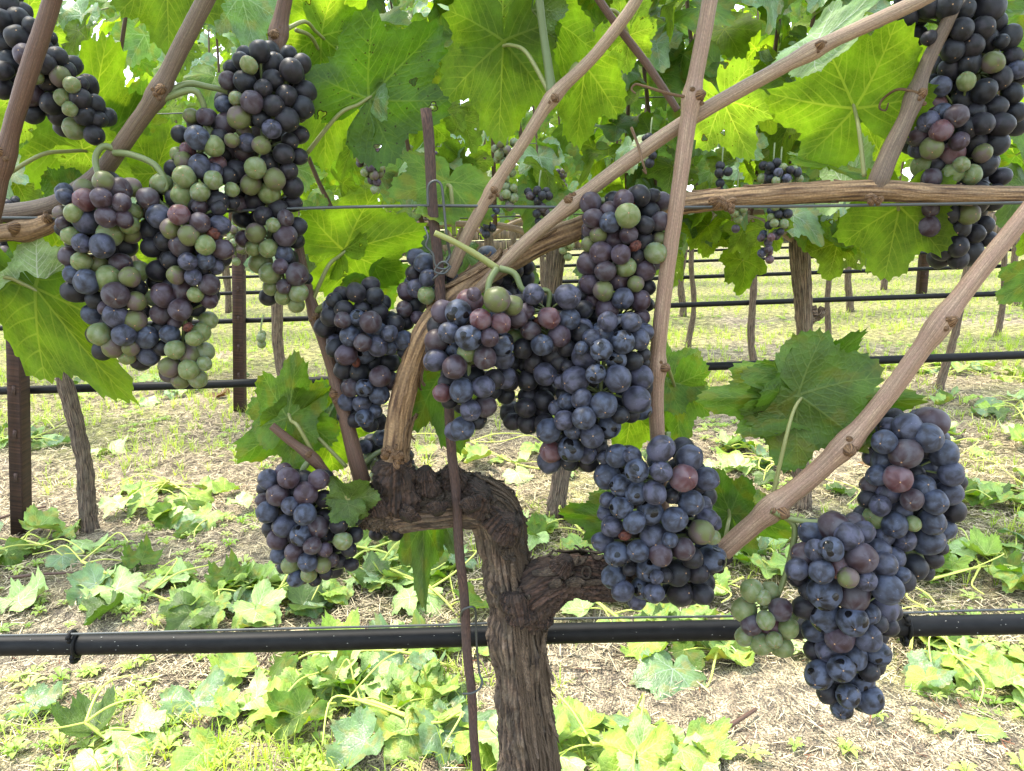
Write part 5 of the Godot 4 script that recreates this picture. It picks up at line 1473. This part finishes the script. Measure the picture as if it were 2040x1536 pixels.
func floor_litter() -> void:
	# shredded prunings and straw
	var b := Build.new()
	for k in 4:
		var z := (k - 1.5) / 3.0
		var y := 0.03 * sin(k * 1.4)
		for q in [[-0.5, 0.0], [0.1, 0.35], [0.5, 0.0]]: b.v(Vector3(q[0] * (1.0 - absf(z) * 0.5), y + q[1] * 0.4, z), Vector2(q[0], z))
	for k in 3:
		for j in 3: b.quad(k * 3 + j, k * 3 + (j + 1) % 3, k * 3 + 3 + (j + 1) % 3, k * 3 + 3 + j)
	var chip := b.mesh()
	var cm := std("chip", Color.WHITE, 0.85)
	cm.vertex_color_use_as_albedo = true
	var patch := noise(FastNoiseLite.TYPE_SIMPLEX_SMOOTH, 1.6, 501, 3)
	var xf := []
	var col := []
	for k in 130000:
		var z := -0.45 - pow(rng.randf(), 1.5) * 4.2
		var x := rnd(-0.85, 0.85) * (absf(z) + 0.25)
		if patch.get_noise_2d(x, z) < rnd(-0.9, 0.25): continue
		var len := rnd(0.004, 0.018) if rng.randf() < 0.93 else rnd(0.025, 0.06)
		var w := rnd(0.0007, 0.0019)
		var e := Basis(Vector3.UP, rnd(0, TAU)) * Basis(Vector3.RIGHT, rnd(-0.3, 0.3)) * Basis(Vector3.BACK, rnd(-0.6, 0.6))
		xf.append(Transform3D(Basis(e.x * w, e.y * w, e.z * len), onto(Vector3(x, 0, z), rnd(0.0005, 0.006))))
		var t := rng.randf()
		col.append(lin(0.27, 0.22, 0.18).lerp(lin(0.86, 0.80, 0.66), t) if rng.randf() < 0.97 else lin(0.46, 0.29, 0.20))
	for k in 90000:
		var z := rnd(-0.9, -3.0)
		var x := rnd(-0.75, 0.75) * (absf(z) + 0.15)
		if patch.get_noise_2d(x + 9.0, z) < rnd(-0.6, 0.3): continue
		var len := rnd(0.010, 0.035)
		var w := rnd(0.0012, 0.0030)
		var e := Basis(Vector3.UP, rnd(0, TAU)) * Basis(Vector3.RIGHT, rnd(-0.3, 0.3)) * Basis(Vector3.BACK, rnd(-0.6, 0.6))
		xf.append(Transform3D(Basis(e.x * w, e.y * w, e.z * len), onto(Vector3(x, 0, z), rnd(0.001, 0.008))))
		col.append(lin(0.27, 0.21, 0.17).lerp(lin(0.84, 0.77, 0.62), rng.randf()))
	multi("straw_litter", chip, cm, xf, col, "shredded straw and wood chips covering the soil", "straw")
	# grass
	var gb := Build.new()
	for k in 7:
		var a := TAU * k / 7.0 + 0.3 * sin(k * 5.0)
		var d := Vector3(cos(a), 0, sin(a))
		var s := d.cross(Vector3.UP) * 0.022
		var hgt := 0.6 + 0.4 * sin(k * 2.3)
		var p0 := d * 0.05
		var p1 := d * 0.22 + Vector3(0, hgt * 0.7, 0)
		var p2 := d * 0.62 + Vector3(0, hgt, 0)
		var f := gb.n
		gb.v(p0 - s, Vector2.ZERO)
		gb.v(p0 + s, Vector2.ZERO)
		gb.v(p1 + s * 0.8, Vector2.ZERO)
		gb.v(p1 - s * 0.8, Vector2.ZERO)
		gb.v(p2, Vector2.ONE)
		gb.quad(f, f + 1, f + 2, f + 3)
		gb.tri(f + 3, f + 2, f + 4)
	var gm := std("grass", Color.WHITE, 0.5)
	gm.vertex_color_use_as_albedo = true
	gm.backlight_enabled = true
	gm.backlight = Color(0.9, 0.95, 0.4)
	var patch2 := noise(FastNoiseLite.TYPE_SIMPLEX_SMOOTH, 1.1, 601, 3)
	xf = []
	col = []
	for k in 30000:
		var z := -0.5 - pow(rng.randf(), 1.25) * 9.0
		var x := rnd(-0.85, 0.85) * (absf(z) + 0.2)
		if patch2.get_noise_2d(x, z) + clampf((-z - 1.3) * 0.22, -0.22, 0.30) < rnd(-0.1, 0.42): continue
		var hgt := rnd(0.012, 0.04) * (1.0 + 0.4 * clampf(-z - 1.5, 0.0, 1.0))
		xf.append(Transform3D(Basis(Vector3.UP, rnd(0, TAU)).scaled(Vector3(rnd(0.025, 0.05), hgt, rnd(0.025, 0.05))), onto(Vector3(x, 0, z))))
		col.append(lin(0.58, 0.68, 0.22).lerp(lin(0.80, 0.85, 0.42), rng.randf()))
	multi("grass", gb.mesh(), gm, xf, col, "sparse yellow-green grass between the rows", "grass")
	# seedling weeds: rosettes of small oval leaves
	var wb := Build.new()
	for k in 6:
		var a := TAU * k / 6.0 + sin(k * 7.0) * 0.4
		var d := Vector3(cos(a), 0, sin(a))
		var s := d.cross(Vector3.UP)
		var up := 0.35 + 0.35 * sin(k * 3.1)
		var len := 0.75 + 0.25 * sin(k * 4.7)
		var f := wb.n
		for q in [[0.05, 0.02], [0.4, 0.13], [0.7, 0.16], [1.0, 0.01]]:
			var m: Vector3 = d * (q[0] * len) + Vector3(0, up * sin(q[0] * 2.4), 0)
			wb.v(m - s * q[1] + Vector3(0, 0.05, 0), Vector2.ZERO)
			wb.v(m, Vector2.ZERO)
			wb.v(m + s * q[1] + Vector3(0, 0.05, 0), Vector2.ZERO)
		for r in 3:
			for j in 2: wb.quad(f + r * 3 + j, f + r * 3 + j + 1, f + r * 3 + j + 4, f + r * 3 + j + 3)
	xf = []
	col = []
	for k in 9000:
		var z := -0.55 - pow(rng.randf(), 1.2) * 4.5
		var x := rnd(-0.85, 0.85) * (absf(z) + 0.2)
		if patch2.get_noise_2d(x + 20.0, z) - 0.06 < rnd(-0.1, 0.5): continue
		var sc := rnd(0.010, 0.026)
		xf.append(Transform3D(Basis(Vector3.UP, rnd(0, TAU)).scaled(Vector3(sc, sc * rnd(0.7, 1.4), sc)), onto(Vector3(x, 0, z), 0.002)))
		col.append(lin(0.50, 0.63, 0.28).lerp(lin(0.74, 0.80, 0.46), rng.randf()))
	multi("weeds", wb.mesh(), gm, xf, col, "low seedling weeds with small oval leaves", "weeds")

	# cut shoots with their leaves
	heap("dark-shadowed heap of cut leafy shoots left of the middle, beyond the pipe", [[270, 1010], [340, 985], [420, 1030]], 22, 0.10, 0.07)
	heap("cut shoot with pale leaves lying just behind the pipe at the left", [[170, 1160], [300, 1200], [440, 1220], [560, 1200]], 30, 0.09, 0.045)
	heap("tangle of cut shoots with shiny leaves below the lower left bunch", [[560, 1200], [650, 1170], [740, 1130], [860, 1150]], 30, 0.10, 0.05)
	heap("cut shoot with yellow-green stems left of the trunk, behind the stake", [[700, 1090], [760, 1150], [860, 1200], [920, 1230]], 22, 0.09, 0.05)
	heap("leaves heaped under the pipe left of the trunk", [[560, 1340], [680, 1330], [800, 1340], [930, 1330]], 28, 0.08, 0.035)
	heap("cut shoot with big folded leaves in front of the trunk, bottom", [[600, 1400], [720, 1420], [820, 1470], [930, 1500]], 26, 0.075, 0.05, 1.05)
	heap("large drooping cut leaves at the bottom left corner", [[180, 1490], [260, 1500], [370, 1525]], 7, 0.06, 0.05, 1.05)
	heap("dark green cut leaves at the bottom right of the trunk", [[1180, 1520], [1270, 1500], [1400, 1520]], 16, 0.07, 0.045, 1.05)
	heap("cut leaves under the pipe right of the trunk", [[1180, 1240], [1300, 1280], [1440, 1300]], 16, 0.08, 0.03)
	heap("cut shoot lying behind the right arm, under the wide blue bunch", [[1120, 1040], [1230, 1120], [1360, 1200], [1480, 1180]], 26, 0.11, 0.05)
	heap("leafy cut shoot right of the tiny green bunch, behind the pipe", [[1480, 1080], [1560, 1150], [1650, 1200]], 18, 0.10, 0.04)
	heap("pile of big pale leaves at the right edge behind the pipe", [[1850, 1180], [1950, 1150], [2040, 1120]], 26, 0.11, 0.06)
	heap("pile of leaves at the right edge above the lower right bunch", [[1900, 1010], [1990, 1000], [2060, 990]], 22, 0.12, 0.06)
	heap("pale cut leaves in front of the pipe at the right edge", [[1800, 1290], [1900, 1330], [2010, 1350]], 18, 0.08, 0.035)
	heap("dark leaf heap by the right edge in the second alley", [[1960, 800], [2020, 830], [2060, 880]], 20, 0.13, 0.07)
	heap("cut leaves strewn behind the big dark leaf at the right", [[1760, 830], [1850, 860], [1900, 900]], 16, 0.14, 0.04)
	heap("cut leaves beyond the arm in the middle of the second alley", [[940, 900], [1040, 940], [1140, 930], [1240, 900]], 24, 0.14, 0.05)
	heap("leaf heap at the left edge beyond the pipe", [[-10, 1110], [40, 1090], [90, 1120]], 12, 0.09, 0.05)
	heap("leaf heap at the left edge behind the tall post", [[-20, 860], [40, 900], [110, 860]], 16, 0.14, 0.05)
	heap("cut leaves between the right bunches, behind the thick cane", [[1430, 900], [1520, 930], [1600, 960]], 18, 0.12, 0.04)
	heap("leaves strewn far off under the third row at the left", [[180, 770], [300, 790], [400, 760]], 20, 0.2, 0.04)
	heap("leaves strewn far off under the third row at the right", [[1800, 760], [1900, 740], [1990, 750]], 20, 0.2, 0.04)
	# single leaves
	var singles := [[40, 1215, 0.05, 0.4, "leaf_floor_pale", "pale leaf lying alone on straw left of the pipe clip"], [65, 1410, 0.04, 1.9, "leaf_silver", "dull blue-green leaf lying alone in the weeds at lower left"], [390, 1410, 0.055, 2.6, "leaf_silver", "grey-green leaf lying flat left of the folded leaves at the bottom"], [1340, 1345, 0.06, 3.4, "leaf_silver", "grey-green leaf lying flat under the pipe right of the trunk"], [690, 1380, 0.055, 0.5, "leaf_floor_pale", "pale leaf on top of the heap left of the lower clip"], [440, 1430, 0.03, 2.0, "leaf_floor", "small green leaf near the grey-green one at lower left"], [1470, 1310, 0.06, 5.2, "leaf_floor", "long folded green leaf under the tiny green bunch"], [1620, 1310, 0.05, 2.5, "leaf_floor_pale", "pale leaf between the tiny bunch and the lowest bunch"], [640, 870, 0.05, 1.2, "leaf_floor_pale", "whitish leaf on the straw beyond the left leaves"], [590, 900, 0.06, 0.7, "leaf_floor_pale", "flat pale leaf seen through the gap left of the cut cane"], [220, 900, 0.06, 2.2, "leaf_floor_pale", "faded leaf beside the slim trunk at left"], [1950, 1460, 0.03, 1.0, "leaf_floor", "small leaf among weeds at the bottom right"]]
	singles += [[430, 795, 0.05, 1.0, "leaf_dry", "reddish brown dry leaf far off below the left green-tailed bunch"], [1720, 930, 0.05, 0.5, "leaf_dry", "brown dry leaf beside the upper of the two right bunches"], [880, 1380, 0.03, 4.0, "leaf_dry", "small brown dry leaf near the low wire clip"]]
	for e in singles: loose_leaf(e[5], e[0], e[1], e[2], e[3], Vector3(rnd(-0.25, 0.25), 0, rnd(-0.1, 0.35)), e[4])
	for e in [[1440, 1475, 1505, 1435, "cut brown twig lying on the ground at the bottom right"], [20, 1158, 150, 1155, "brown twig lying on the straw at the left edge"], [-10, 1040, 95, 1022, "pale bent twig at the foot of the tall post"], [820, 1100, 870, 1085, "pale twig lying behind the stake"]]:
		var p := onto(G(e[0], e[1]), 0.006)
		var q := onto(G(e[2], e[3]), 0.012)
		solo("twig", simple_tube([p, p.lerp(q, 0.5) + Vector3(0, 0.004, 0.004), q], 0.003, 0.0022, 8, 5), M.cane_brown, e[4], "twig", "cut twigs on the ground")
